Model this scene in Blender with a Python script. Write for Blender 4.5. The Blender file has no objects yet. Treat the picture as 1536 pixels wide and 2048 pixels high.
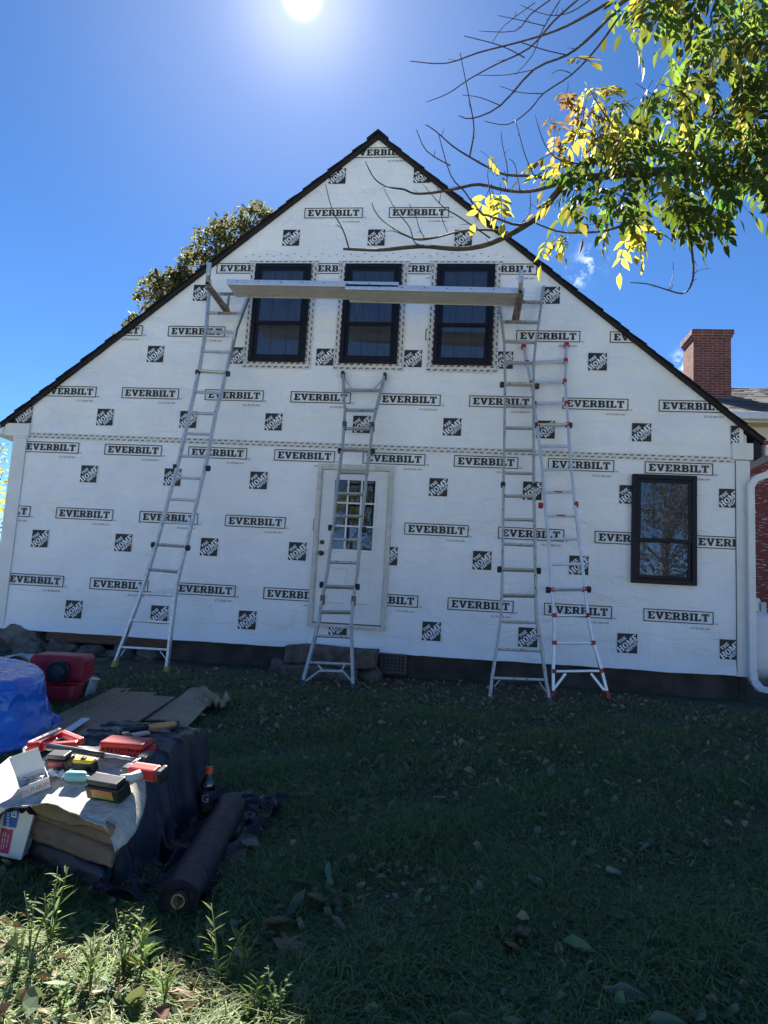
import bpy, bmesh, math, random
import numpy as np
from mathutils import Vector, Matrix, noise as mnoise
random.seed(7); rng = np.random.default_rng(11)
SC = bpy.context.scene
COL = SC.collection

# ------------------------------------------------------------------ camera, sky, sun, exposure
FPX = 1420.0
def cam_axes(yaw, pitch, roll):
    cy, sy, cp, sp, cr, sr = math.cos(yaw), math.sin(yaw), math.cos(pitch), math.sin(pitch), math.cos(roll), math.sin(roll)
    f = Vector((sy*cp, cy*cp, sp)); r = Vector((cy, -sy, 0)); u = r.cross(f)
    return cr*r + sr*u, -sr*r + cr*u, f
CR, CU, CF = cam_axes(math.radians(-6.634), math.radians(7.462), math.radians(3.293))
CAM = Vector((0, -9.5, 1.07))
cd = bpy.data.cameras.new('camera'); co = bpy.data.objects.new('camera', cd); COL.objects.link(co)
co.matrix_world = Matrix(((CR.x, CU.x, -CF.x, CAM.x), (CR.y, CU.y, -CF.y, CAM.y), (CR.z, CU.z, -CF.z, CAM.z), (0, 0, 0, 1)))
cd.sensor_fit = 'VERTICAL'; cd.sensor_height = 36.0; cd.lens = FPX/2048*36.0
cd.clip_start = 0.05; cd.clip_end = 2000
SC.camera = co

SUN = Vector((-0.209, 0.705, 0.678)).normalized()
W = bpy.data.worlds.new('World'); SC.world = W; W.use_nodes = True
nt = W.node_tree; nt.nodes.clear()
def wn(t, **k):
    n = nt.nodes.new(t)
    for a, b in k.items(): setattr(n, a, b)
    return n
def wm(op, a, b=None, clamp=False):
    n = wn('ShaderNodeMath', operation=op, use_clamp=clamp)
    for i, v in enumerate((a, b)):
        if v is None: continue
        if isinstance(v, (int, float)): n.inputs[i].default_value = v
        else: nt.links.new(v, n.inputs[i])
    return n.outputs[0]
sky = wn('ShaderNodeTexSky', sky_type='NISHITA', sun_disc=False)
sky.sun_elevation = math.asin(SUN.z); sky.sun_rotation = math.atan2(SUN.x, SUN.y)
sky.air_density = 1.0; sky.dust_density = 0.0; sky.ozone_density = 4.0; sky.altitude = 5600
hs = wn('ShaderNodeHueSaturation'); hs.inputs['Saturation'].default_value = 1.14; nt.links.new(sky.outputs[0], hs.inputs['Color'])
tc = wn('ShaderNodeTexCoord')
nrm = wn('ShaderNodeVectorMath', operation='NORMALIZE'); nt.links.new(tc.outputs['Generated'], nrm.inputs[0])
def wdot(v):
    d = wn('ShaderNodeVectorMath', operation='DOT_PRODUCT'); nt.links.new(nrm.outputs[0], d.inputs[0]); d.inputs[1].default_value = v
    return wm('MAXIMUM', d.outputs['Value'], 0.0)
ds = wdot(SUN)
glow = wm('ADD', wm('MULTIPLY', wm('POWER', ds, 20000.0), 5.0), wm('ADD', wm('MULTIPLY', wm('POWER', ds, 420.0), 0.10), wm('MULTIPLY', wm('POWER', ds, 40.0), 0.06)))
bg = wn('ShaderNodeBackground'); nt.links.new(hs.outputs[0], bg.inputs[0]); bg.inputs[1].default_value = 0.05
bg2 = wn('ShaderNodeBackground'); bg2.inputs[0].default_value = (1.0, 0.97, 0.97, 1); nt.links.new(glow, bg2.inputs[1])
# a few fair-weather wisps low in the sky to the right of the gable
nz = wn('ShaderNodeTexNoise'); nz.inputs['Scale'].default_value = 26.0; nz.inputs['Detail'].default_value = 7.0; nz.inputs['Roughness'].default_value = 0.65
nt.links.new(nrm.outputs[0], nz.inputs['Vector'])
def px_ray(px, py): return (CF + CR*((px-768)/FPX) - CU*((py-1024)/FPX))
def wisp(px, py, k):
    return wm('POWER', wdot(px_ray(px, py).normalized()), k)
mask = wm('ADD', wm('ADD', wisp(1180, 522, 9000.0), wisp(1152, 562, 26000.0)), wm('ADD', wisp(1366, 726, 15000.0), wisp(1360, 760, 18000.0)))
cl = wm('MULTIPLY', wm('MULTIPLY', wm('SUBTRACT', nz.outputs['Fac'], 0.47, True), mask), 2.6)
bg3 = wn('ShaderNodeBackground'); bg3.inputs[0].default_value = (1, 1, 1, 1); nt.links.new(cl, bg3.inputs[1])
a1 = wn('ShaderNodeAddShader'); nt.links.new(bg.outputs[0], a1.inputs[0]); nt.links.new(bg2.outputs[0], a1.inputs[1])
a2 = wn('ShaderNodeAddShader'); nt.links.new(a1.outputs[0], a2.inputs[0]); nt.links.new(bg3.outputs[0], a2.inputs[1])
wo = wn('ShaderNodeOutputWorld'); nt.links.new(a2.outputs[0], wo.inputs[0])

sd = bpy.data.lights.new('sun', 'SUN'); sd.energy = 5.0; sd.angle = math.radians(0.53); sd.color = (1.0, 0.93, 0.82)
so = bpy.data.objects.new('sun', sd); COL.objects.link(so)
so.rotation_euler = (-SUN).to_track_quat('-Z', 'Y').to_euler(); so.location = (-6, 20, 25)
SC.view_settings.view_transform = 'Standard'; SC.view_settings.look = 'None'
SC.view_settings.exposure = 2.18; SC.view_settings.gamma = 1.0; SC.view_settings.use_curve_mapping = False
SC.render.engine = 'CYCLES'; SC.cycles.max_bounces = 8; SC.cycles.transparent_max_bounces = 12
SC.cycles.use_denoising = True; SC.cycles.use_adaptive_sampling = True; SC.cycles.adaptive_threshold = 0.02

# ------------------------------------------------------------------ ground height and measuring helpers
def G(x, y):
    yy = max(-12.0, min(0.3, y)); z = 0.15 + 0.042*yy
    z += 0.018*math.sin(1.3*x+0.7*y)*math.cos(0.9*y-0.4*x)
    return z
def on_y(px, py, y=0.0):
    d = px_ray(px, py); return CAM + d*((y-CAM.y)/d.y)
def on_z(px, py, z):
    d = px_ray(px, py); return CAM + d*((z-CAM.z)/d.z)
def on_g(px, py, h=0.0):
    z = 0.0
    for _ in range(25):
        p = on_z(px, py, z); z = G(p.x, p.y)+h
    return p
def on_d(px, py, dist):
    d = px_ray(px, py); return CAM + d*dist        # dist = depth along the optical axis

# ------------------------------------------------------------------ mesh building
class MB:
    def __init__(s): s.v = []; s.f = []; s.m = []; s.uv = {}
    def add(s, vs, fs, m=0):
        o = len(s.v); s.v += [tuple(p) for p in vs]
        for f in fs: s.f.append([i+o for i in f]); s.m.append(m)
        return s
    def box(s, a, b, m=0):
        x0, y0, z0 = a; x1, y1, z1 = b
        return s.add([(x0,y0,z0),(x1,y0,z0),(x1,y1,z0),(x0,y1,z0),(x0,y0,z1),(x1,y0,z1),(x1,y1,z1),(x0,y1,z1)],
                     [(0,3,2,1),(4,5,6,7),(0,1,5,4),(1,2,6,5),(2,3,7,6),(3,0,4,7)], m)
    def obox(s, c, ax, ay, az, m=0):                      # oriented box from centre and half axes
        c = Vector(c); vs = []
        for k in (-1, 1):
            for (i, j) in ((-1,-1),(1,-1),(1,1),(-1,1)): vs.append(c+i*ax+j*ay+k*az)
        return s.add(vs, [(0,3,2,1),(4,5,6,7),(0,1,5,4),(1,2,6,5),(2,3,7,6),(3,0,4,7)], m)
    def bar(s, p, q, w, h, up=(0,-1,0.2), m=0):           # w across, h along 'up'
        p, q = Vector(p), Vector(q); d = (q-p); L = d.length; d = d/L; up = Vector(up)
        sx = d.cross(up).normalized(); u = sx.cross(d).normalized()
        return s.obox((p+q)/2, sx*w/2, u*h/2, d*L/2, m)
    def tube(s, pts, r, n=8, m=0, cap=True):
        pts = [Vector(p) for p in pts]; rs = r if isinstance(r, (list, tuple)) else [r]*len(pts)
        vs, fs = [], []; prev = None
        for i, p in enumerate(pts):
            d = (pts[min(i+1, len(pts)-1)]-pts[max(i-1, 0)]).normalized()
            ref = prev if prev is not None else (Vector((0,0,1)) if abs(d.z) < 0.9 else Vector((1,0,0)))
            a = (ref - d*ref.dot(d)).normalized(); b = d.cross(a); prev = a
            for k in range(n):
                t = 2*math.pi*k/n; vs.append(p+(a*math.cos(t)+b*math.sin(t))*rs[i])
        for i in range(len(pts)-1):
            for k in range(n): fs.append((i*n+k, i*n+(k+1)%n, (i+1)*n+(k+1)%n, (i+1)*n+k))
        if cap: fs.append(tuple(range(n-1, -1, -1))); fs.append(tuple((len(pts)-1)*n+k for k in range(n)))
        return s.add(vs, fs, m)
    def lathe(s, prof, n=24, c=(0,0,0), axis='z', m=0, cap=True):
        vs, fs = [], []; c = Vector(c)
        for (r, z) in prof:
            for k in range(n):
                t = 2*math.pi*k/n; a, b = r*math.cos(t), r*math.sin(t)
                vs.append(c + (Vector((a,b,z)) if axis == 'z' else Vector((z,a,b)) if axis == 'x' else Vector((b,z,a))))
        for i in range(len(prof)-1):
            for k in range(n): fs.append((i*n+k, i*n+(k+1)%n, (i+1)*n+(k+1)%n, (i+1)*n+k))
        if cap: fs.append(tuple(range(n-1,-1,-1))); fs.append(tuple((len(prof)-1)*n+k for k in range(n)))
        return s.add(vs, fs, m)
    def prism(s, poly, d, m=0):                           # poly in 3-D, extruded by vector d
        n = len(poly); d = Vector(d); vs = [Vector(p) for p in poly]; vs += [p+d for p in vs]
        return s.add(vs, [tuple(range(n)), tuple(range(2*n-1, n-1, -1))]+[(i, i+n, (i+1)%n+n, (i+1)%n) for i in range(n)], m)
    def build(s, name, mats, parent=None, smooth=False, bevel=0.0, seg=2, world=True, kind=None, fix=True):
        me = bpy.data.meshes.new(name); me.from_pydata(s.v, [], s.f)
        if not isinstance(mats, (list, tuple)): mats = [mats]
        for mt in mats: me.materials.append(mt)
        if len(mats) > 1: me.polygons.foreach_set('material_index', s.m)
        if fix:
            bm = bmesh.new(); bm.from_mesh(me); bmesh.ops.recalc_face_normals(bm, faces=bm.faces); bm.to_mesh(me); bm.free()
        if smooth: me.polygons.foreach_set('use_smooth', [True]*len(me.polygons))
        return put(name, me, parent, bevel, seg, world, kind)
ORG = {}
def put(name, me, parent=None, bevel=0.0, seg=2, world=True, kind=None):
    o = bpy.data.objects.new(name, me); COL.objects.link(o)
    if parent is not None:
        o.parent = parent; org = ORG.get(parent.name, Vector((0,0,0)))
        if world and org.length > 0: me.transform(Matrix.Translation(-org)); me.update()
        ORG[o.name] = org if world else Vector((0,0,0))
    if bevel > 0:
        b = o.modifiers.new('bevel', 'BEVEL'); b.width = bevel; b.segments = seg; b.limit_method = 'ANGLE'; b.angle_limit = math.radians(40)
    if kind: o['kind'] = kind
    return o
def tag(o, label, cat, group=None):
    o['label'] = label; o['category'] = cat
    if group: o['group'] = group
    return o
def thing(name, label, cat, loc, rot=(0,0,0), group=None):
    o = bpy.data.objects.new(name, None); COL.objects.link(o); o.location = loc; o.rotation_euler = rot
    o.empty_display_size = 0.1
    if tuple(rot) == (0,0,0): ORG[o.name] = Vector(loc)
    return tag(o, label, cat, group)
def struct(o): o['kind'] = 'structure'; return o
def text_mesh(txt, size):
    cu = bpy.data.curves.new('t', 'FONT'); cu.body = txt; cu.size = size; cu.align_x = 'CENTER'; cu.align_y = 'CENTER'; cu.resolution_u = 2
    ob = bpy.data.objects.new('t', cu); me = bpy.data.meshes.new_from_object(ob)
    vs = [tuple(v.co) for v in me.vertices]; fs = [tuple(p.vertices) for p in me.polygons]
    bpy.data.objects.remove(ob); bpy.data.curves.remove(cu); bpy.data.meshes.remove(me)
    return vs, fs
def fbm(x, y, z, o=3):
    return mnoise.fractal(Vector((x, y, z)), 1.0, 2.0, o)

# ------------------------------------------------------------------ materials
def mat(name, base, rough=0.6, metal=0.0, var=0.12, scale=6.0, bump=0.0, bscale=60.0, spec=0.5, col2=None, thresh=None, detail=4.0, stretch=None, island=0.0, coat=0.0, world=False):
    m = bpy.data.materials.new(name); m.use_nodes = True; t = m.node_tree; b = t.nodes['Principled BSDF']
    b.inputs['Roughness'].default_value = rough; b.inputs['Metallic'].default_value = metal; b.inputs['Specular IOR Level'].default_value = spec
    if coat: b.inputs['Coat Weight'].default_value = coat; b.inputs['Coat Roughness'].default_value = 0.1
    c = t.nodes.new('ShaderNodeTexCoord'); vec = c.outputs['Object']
    if world: vec = t.nodes.new('ShaderNodeNewGeometry').outputs['Position']      # copies that share a mesh still differ
    if stretch:
        mp = t.nodes.new('ShaderNodeMapping'); mp.inputs['Scale'].default_value = stretch; t.links.new(vec, mp.inputs[0]); vec = mp.outputs[0]
    n = t.nodes.new('ShaderNodeTexNoise'); n.inputs['Scale'].default_value = scale; n.inputs['Detail'].default_value = detail; t.links.new(vec, n.inputs['Vector'])
    r = t.nodes.new('ShaderNodeValToRGB'); t.links.new(n.outputs['Fac'], r.inputs[0])
    lo = [max(0, k*(1-var)) for k in base]; hi = [min(1, k*(1+var)) for k in base]
    r.color_ramp.elements[0].color = (*lo, 1); r.color_ramp.elements[1].color = (*(col2 or hi), 1)
    if thresh: r.color_ramp.elements[0].position, r.color_ramp.elements[1].position = thresh
    else: r.color_ramp.elements[0].position, r.color_ramp.elements[1].position = 0.32, 0.68
    out = r.outputs[0]
    if island:
        g = t.nodes.new('ShaderNodeNewGeometry'); h = t.nodes.new('ShaderNodeHueSaturation')
        mr = t.nodes.new('ShaderNodeMapRange'); mr.inputs['To Min'].default_value = 1-island; mr.inputs['To Max'].default_value = 1+island
        t.links.new(g.outputs['Random Per Island'], mr.inputs[0]); t.links.new(mr.outputs[0], h.inputs['Value'])
        oi = t.nodes.new('ShaderNodeObjectInfo'); m2 = t.nodes.new('ShaderNodeMapRange'); m2.inputs['To Min'].default_value = 0.485; m2.inputs['To Max'].default_value = 0.515
        t.links.new(g.outputs['Random Per Island'], m2.inputs[0]); t.links.new(m2.outputs[0], h.inputs['Hue'])
        t.links.new(out, h.inputs['Color']); out = h.outputs[0]
    t.links.new(out, b.inputs['Base Color'])
    if bump:
        bn = t.nodes.new('ShaderNodeTexNoise'); bn.inputs['Scale'].default_value = bscale; bn.inputs['Detail'].default_value = 3; t.links.new(vec, bn.inputs['Vector'])
        bp = t.nodes.new('ShaderNodeBump'); bp.inputs['Strength'].default_value = bump; bp.inputs['Distance'].default_value = 0.01
        t.links.new(bn.outputs['Fac'], bp.inputs['Height']); t.links.new(bp.outputs[0], b.inputs['Normal'])
    return m
def leaf_mat(name, base, trans, rough=0.45, var=0.35, tw=0.5, obj=False, hue=0.03):
    m = bpy.data.materials.new(name); m.use_nodes = True; t = m.node_tree; b = t.nodes['Principled BSDF']; out = t.nodes['Material Output']
    b.inputs['Roughness'].default_value = max(rough, 0.62); b.inputs['Specular IOR Level'].default_value = 0.22
    g = t.nodes.new('ShaderNodeNewGeometry'); src = g.outputs['Random Per Island']
    if obj: oi = t.nodes.new('ShaderNodeObjectInfo'); src = oi.outputs['Random']
    mv = t.nodes.new('ShaderNodeMapRange'); mv.inputs['To Min'].default_value = 1-var; mv.inputs['To Max'].default_value = 1+var; t.links.new(src, mv.inputs[0])
    mh = t.nodes.new('ShaderNodeMapRange'); mh.inputs['To Min'].default_value = 0.5-hue; mh.inputs['To Max'].default_value = 0.5+hue; t.links.new(src, mh.inputs[0])
    tr = t.nodes.new('ShaderNodeBsdfTranslucent'); mix = t.nodes.new('ShaderNodeMixShader'); mix.inputs[0].default_value = tw
    for c, sock in ((base, b.inputs['Base Color']), (trans, tr.inputs['Color'])):
        h = t.nodes.new('ShaderNodeHueSaturation'); h.inputs['Color'].default_value = (*c, 1)
        t.links.new(mv.outputs[0], h.inputs['Value']); t.links.new(mh.outputs[0], h.inputs['Hue']); t.links.new(h.outputs[0], sock)
    t.links.new(b.outputs[0], mix.inputs[1]); t.links.new(tr.outputs[0], mix.inputs[2]); t.links.new(mix.outputs[0], out.inputs[0])
    return m
def glass_mat(name, tint=(0.75,0.8,0.85), w=0.85):
    m = bpy.data.materials.new(name); m.use_nodes = True; t = m.node_tree; t.nodes.remove(t.nodes['Principled BSDF']); out = t.nodes['Material Output']
    tp = t.nodes.new('ShaderNodeBsdfTransparent'); tp.inputs[0].default_value = (*tint, 1)
    gl = t.nodes.new('ShaderNodeBsdfGlossy'); gl.inputs['Roughness'].default_value = 0.015; gl.inputs[0].default_value = (0.95, 0.97, 1, 1)
    fr = t.nodes.new('ShaderNodeFresnel'); fr.inputs[0].default_value = 1.6
    sc = t.nodes.new('ShaderNodeMath'); sc.operation = 'MULTIPLY_ADD'; sc.inputs[1].default_value = 1.1; sc.inputs[2].default_value = 0.03; sc.use_clamp = True
    nz = t.nodes.new('ShaderNodeTexNoise'); nz.inputs['Scale'].default_value = 1.6; tcn = t.nodes.new('ShaderNodeTexCoord'); t.links.new(tcn.outputs['Object'], nz.inputs['Vector'])
    bp = t.nodes.new('ShaderNodeBump'); bp.inputs['Strength'].default_value = 0.04; bp.inputs['Distance'].default_value = 0.02
    t.links.new(nz.outputs['Fac'], bp.inputs['Height']); t.links.new(bp.outputs[0], gl.inputs['Normal'])
    t.links.new(fr.outputs[0], sc.inputs[0]); mx = t.nodes.new('ShaderNodeMixShader'); t.links.new(sc.outputs[0], mx.inputs[0])
    t.links.new(tp.outputs[0], mx.inputs[1]); t.links.new(gl.outputs[0], mx.inputs[2]); t.links.new(mx.outputs[0], out.inputs[0])
    return m
def creased(m):
    """long soft drapes, sharper diagonal creases and a fine weave on the wrap sheet"""
    t = m.node_tree; b = t.nodes['Principled BSDF']; c = t.nodes.new('ShaderNodeTexCoord'); prev = None
    def layer(scale, stretch, rotz, ridged, dist, strength, prev, detail=2.0):
        mp = t.nodes.new('ShaderNodeMapping'); mp.inputs['Scale'].default_value = stretch; mp.inputs['Rotation'].default_value = (0, rotz, 0); t.links.new(c.outputs['Object'], mp.inputs[0])
        n = t.nodes.new('ShaderNodeTexNoise'); n.inputs['Scale'].default_value = scale; n.inputs['Detail'].default_value = detail; n.inputs['Distortion'].default_value = 0.6; t.links.new(mp.outputs[0], n.inputs['Vector']); h = n.outputs['Fac']
        if ridged:
            s = t.nodes.new('ShaderNodeMath'); s.operation = 'SUBTRACT'; s.inputs[1].default_value = 0.5; t.links.new(h, s.inputs[0])
            a = t.nodes.new('ShaderNodeMath'); a.operation = 'ABSOLUTE'; t.links.new(s.outputs[0], a.inputs[0])
            k = t.nodes.new('ShaderNodeMath'); k.operation = 'MINIMUM'; k.inputs[1].default_value = 0.05; t.links.new(a.outputs[0], k.inputs[0]); h = k.outputs[0]
        bp = t.nodes.new('ShaderNodeBump'); bp.inputs['Distance'].default_value = dist; bp.inputs['Strength'].default_value = strength; t.links.new(h, bp.inputs['Height'])
        if prev is not None: t.links.new(prev, bp.inputs['Normal'])
        return bp.outputs[0]
    prev = layer(1.0, (1.1, 1, 1.6), 0.3, False, 0.11, 0.9, prev)
    prev = layer(1.3, (1.0, 1, 3.2), 0.7, True, 0.12, 0.62, prev)
    prev = layer(1.6, (3.4, 1, 1.0), -0.35, True, 0.09, 0.6, prev)
    prev = layer(170.0, (1, 1, 1), 0.0, False, 0.002, 0.3, prev)
    t.links.new(prev, b.inputs['Normal'])
M = {}
M['wrap'] = mat('house_wrap_sheet', (0.80,0.845,0.92), 0.5, var=0.05, scale=1.6)
creased(M['wrap'])
M['print'] = mat('black_print', (0.012,0.012,0.018), 0.55, var=0.2, scale=5, col2=(0.045,0.045,0.055), thresh=(0.45,0.75))
M['print2'] = mat('grey_print', (0.05,0.05,0.06), 0.6, var=0.2, scale=40)
M['white'] = mat('white_painted_trim', (0.71,0.735,0.77), 0.5, var=0.05, scale=5, bump=0.05, bscale=90)
M['oldwhite'] = mat('aged_white_paint', (0.58,0.58,0.56), 0.6, var=0.14, scale=12, bump=0.1, bscale=70)
M['vinyl'] = mat('black_vinyl_frame', (0.005,0.006,0.015), 0.45, var=0.1, spec=0.25)
M['glass'] = glass_mat('window_glass'); M['doorglass'] = glass_mat('door_glass', (0.5,0.5,0.5))
M['dark'] = mat('painted_dark_interior', (0.035,0.04,0.055), 0.9, var=0.3, scale=3)  # near-black colour stands in for unlit space behind openings
M['blind'] = mat('dim_curtain', (0.10,0.11,0.15), 0.9, var=0.25, scale=4, stretch=(14,1,1))
M['grille'] = mat('dim_grille', (0.05,0.055,0.075), 0.6, var=0.05)
M['shingle'] = mat('black_shingle_edge', (0.010,0.010,0.014), 0.9, var=0.4, scale=40, bump=0.3, bscale=200)
M['greyshingle'] = mat('grey_asphalt_shingle', (0.07,0.07,0.08), 0.9, var=0.35, scale=9, bump=0.3, bscale=150, stretch=(1,4,4))
M['soffit'] = mat('rake_board_dark', (0.012,0.012,0.017), 0.8, var=0.2)
M['alu'] = mat('worn_aluminium', (0.58,0.59,0.60), 0.42, metal=0.75, var=0.18, scale=25, bump=0.05, bscale=150)
M['alu2'] = mat('paint_spattered_aluminium', (0.52,0.51,0.49), 0.5, metal=0.55, var=0.1, scale=34, col2=(0.16,0.15,0.14), thresh=(0.60,0.66))
M['alunew'] = mat('bright_aluminium', (0.70,0.72,0.75), 0.35, metal=0.75, var=0.06, scale=12)
M['tread'] = mat('tread_aluminium', (0.50,0.47,0.40), 0.5, metal=0.5, var=0.15, scale=40, stretch=(1,20,20))
M['plank'] = mat('weathered_plank_aluminium', (0.52,0.53,0.58), 0.5, metal=0.25, var=0.18, scale=9, stretch=(1,12,12))
M['rust'] = mat('rusted_bracket_steel', (0.20,0.13,0.10), 0.65, metal=0.4, var=0.4, scale=14, col2=(0.36,0.33,0.32))
M['blackp'] = mat('black_plastic', (0.014,0.014,0.016), 0.4, var=0.2)
M['redp'] = mat('red_plastic', (0.42,0.02,0.018), 0.4, var=0.1)
M['yellowp'] = mat('yellow_rubber', (0.55,0.38,0.05), 0.6, var=0.15)
M['stone'] = mat('field_stone', (0.105,0.088,0.078), 0.95, var=0.5, scale=9, bump=1.0, bscale=26, detail=8)
M['stone2'] = mat('pale_field_stone', (0.14,0.125,0.112), 0.95, var=0.45, scale=8, bump=1.0, bscale=30, detail=8)
M['concrete'] = mat('old_foundation_concrete', (0.055,0.045,0.043), 0.95, var=0.4, scale=4, bump=0.5, bscale=30, detail=8)
M['beam'] = mat('old_sill_timber', (0.10,0.05,0.032), 0.8, var=0.4, scale=9, stretch=(0.6,8,8), bump=0.3, bscale=40)
M['soil'] = mat('dark_soil', (0.052,0.043,0.032), 0.95, var=0.45, scale=5, bump=0.8, bscale=35, col2=(0.05,0.065,0.03), detail=8)
M['redwood'] = mat('peeling_red_clapboard_paint', (0.27,0.05,0.04), 0.7, var=0.25, scale=5, col2=(0.46,0.42,0.42), thresh=(0.60,0.62), stretch=(1.5,1,9), detail=6, world=True)
M['redplain'] = mat('red_clapboard_paint', (0.21,0.038,0.032), 0.65, var=0.2, scale=6, stretch=(1,1,6))
M['cream'] = mat('cream_eave_paint', (0.66,0.60,0.48), 0.6, var=0.06)
M['brick'] = mat('red_chimney_brick', (0.15,0.042,0.036), 0.85, var=0.5, scale=6, bump=0.3, bscale=60, world=True)
M['mortar'] = mat('chimney_mortar', (0.44,0.36,0.34), 0.95, var=0.2, scale=20)
M['lead'] = mat('lead_flashing', (0.22,0.24,0.27), 0.5, metal=0.5, var=0.15)
M['bark'] = mat('grey_brown_bark', (0.075,0.06,0.05), 0.9, var=0.4, scale=14, bump=0.5, bscale=50)
M['fence'] = mat('brown_fence_board', (0.15,0.06,0.035), 0.8, var=0.3, scale=5, stretch=(6,6,0.7))
M['tank'] = mat('white_tank_enamel', (0.76,0.76,0.74), 0.35, var=0.06, scale=3)
M['bluep'] = mat('glossy_blue_plastic', (0.005,0.15,0.62), 0.22, var=0.12, scale=3, coat=0.4)
M['redtoy'] = mat('dull_red_plastic', (0.36,0.012,0.028), 0.45, var=0.12, scale=4)
M['greyp'] = mat('pale_grey_plastic', (0.46,0.50,0.52), 0.5, var=0.08)
M['board'] = mat('brown_board', (0.30,0.19,0.115), 0.75, var=0.28, scale=6, stretch=(14,14,14), bump=0.15, bscale=60)
M['card'] = mat('corrugated_card', (0.33,0.235,0.15), 0.85, var=0.15, scale=6)
M['fabric'] = mat('navy_black_landscape_fabric', (0.004,0.005,0.016), 0.38, var=0.4, scale=7, spec=0.45, bump=0.25, bscale=260)
M['rollfab'] = mat('black_woven_roll', (0.007,0.007,0.014), 0.5, var=0.3, scale=10, bump=0.4, bscale=200)
M['felt'] = mat('grey_roofing_felt', (0.47,0.45,0.40), 0.9, var=0.26, scale=22, bump=0.5, bscale=120, stretch=(1,2.5,1))
M['kraft'] = mat('brown_kraft_paper', (0.17,0.115,0.085), 0.8, var=0.18, scale=9, bump=0.25, bscale=24)
M['kraft2'] = mat('olive_kraft_paper', (0.19,0.13,0.065), 0.75, var=0.15, scale=9, bump=0.2, bscale=24)
M['paperwhite'] = mat('white_wrapper', (0.66,0.67,0.68), 0.5, var=0.06, scale=9)
M['labelblue'] = mat('blue_label', (0.01,0.10,0.42), 0.45, var=0.06)
M['labelred'] = mat('crimson_label', (0.42,0.03,0.11), 0.5, var=0.06)
M['labelorange'] = mat('orange_label', (0.55,0.16,0.05), 0.5, var=0.15, scale=60)
M['labelgreen'] = mat('olive_label', (0.30,0.28,0.06), 0.5, var=0.15, scale=60)
M['teal'] = mat('pale_teal_plastic', (0.22,0.50,0.54), 0.5, var=0.08)
M['steel'] = mat('bright_tool_steel', (0.42,0.42,0.43), 0.32, metal=0.9, var=0.15, scale=20)
M['dsteel'] = mat('dark_tool_steel', (0.08,0.08,0.085), 0.4, metal=0.7, var=0.2)
M['yplast'] = mat('yellow_tool_plastic', (0.70,0.50,0.03), 0.4, var=0.08)
M['ash'] = mat('varnished_hammer_handle', (0.50,0.30,0.10), 0.5, var=0.15, scale=14)
M['clear'] = glass_mat('clear_bottle_plastic', (0.80,0.86,0.92))
M['drink'] = mat('yellow_green_drink', (0.30,0.32,0.03), 0.3, var=0.1)
M['orangecap'] = mat('orange_cap', (0.75,0.10,0.02), 0.4, var=0.05)
M['tape'] = None

# unseen ground behind the camera, coloured pale to bounce sun onto the shaded wall
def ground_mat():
    m = M['soil'].copy(); m.name = 'yard_soil_and_pale_bounce_ground'; t = m.node_tree; b = t.nodes['Principled BSDF']
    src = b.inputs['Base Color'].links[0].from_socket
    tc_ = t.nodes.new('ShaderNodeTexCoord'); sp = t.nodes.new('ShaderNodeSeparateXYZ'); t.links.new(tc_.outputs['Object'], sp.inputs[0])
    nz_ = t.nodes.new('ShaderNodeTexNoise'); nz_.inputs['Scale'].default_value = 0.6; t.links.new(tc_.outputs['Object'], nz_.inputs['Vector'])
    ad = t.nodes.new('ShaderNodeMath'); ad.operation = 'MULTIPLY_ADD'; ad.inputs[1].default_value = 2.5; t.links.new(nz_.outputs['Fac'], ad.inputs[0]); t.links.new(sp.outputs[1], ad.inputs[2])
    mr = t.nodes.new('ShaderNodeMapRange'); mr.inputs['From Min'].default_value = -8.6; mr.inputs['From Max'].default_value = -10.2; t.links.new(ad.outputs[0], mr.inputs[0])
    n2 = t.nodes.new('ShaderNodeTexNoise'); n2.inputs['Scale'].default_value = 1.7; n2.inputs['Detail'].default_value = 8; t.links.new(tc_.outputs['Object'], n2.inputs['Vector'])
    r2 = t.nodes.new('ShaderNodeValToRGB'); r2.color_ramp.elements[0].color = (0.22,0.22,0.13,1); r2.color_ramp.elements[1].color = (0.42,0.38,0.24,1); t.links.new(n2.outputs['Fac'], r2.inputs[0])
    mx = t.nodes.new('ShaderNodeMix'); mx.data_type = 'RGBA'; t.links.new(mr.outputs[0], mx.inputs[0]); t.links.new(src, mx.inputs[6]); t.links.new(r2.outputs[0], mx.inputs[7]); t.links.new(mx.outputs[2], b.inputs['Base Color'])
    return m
M['ground'] = ground_mat()
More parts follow.
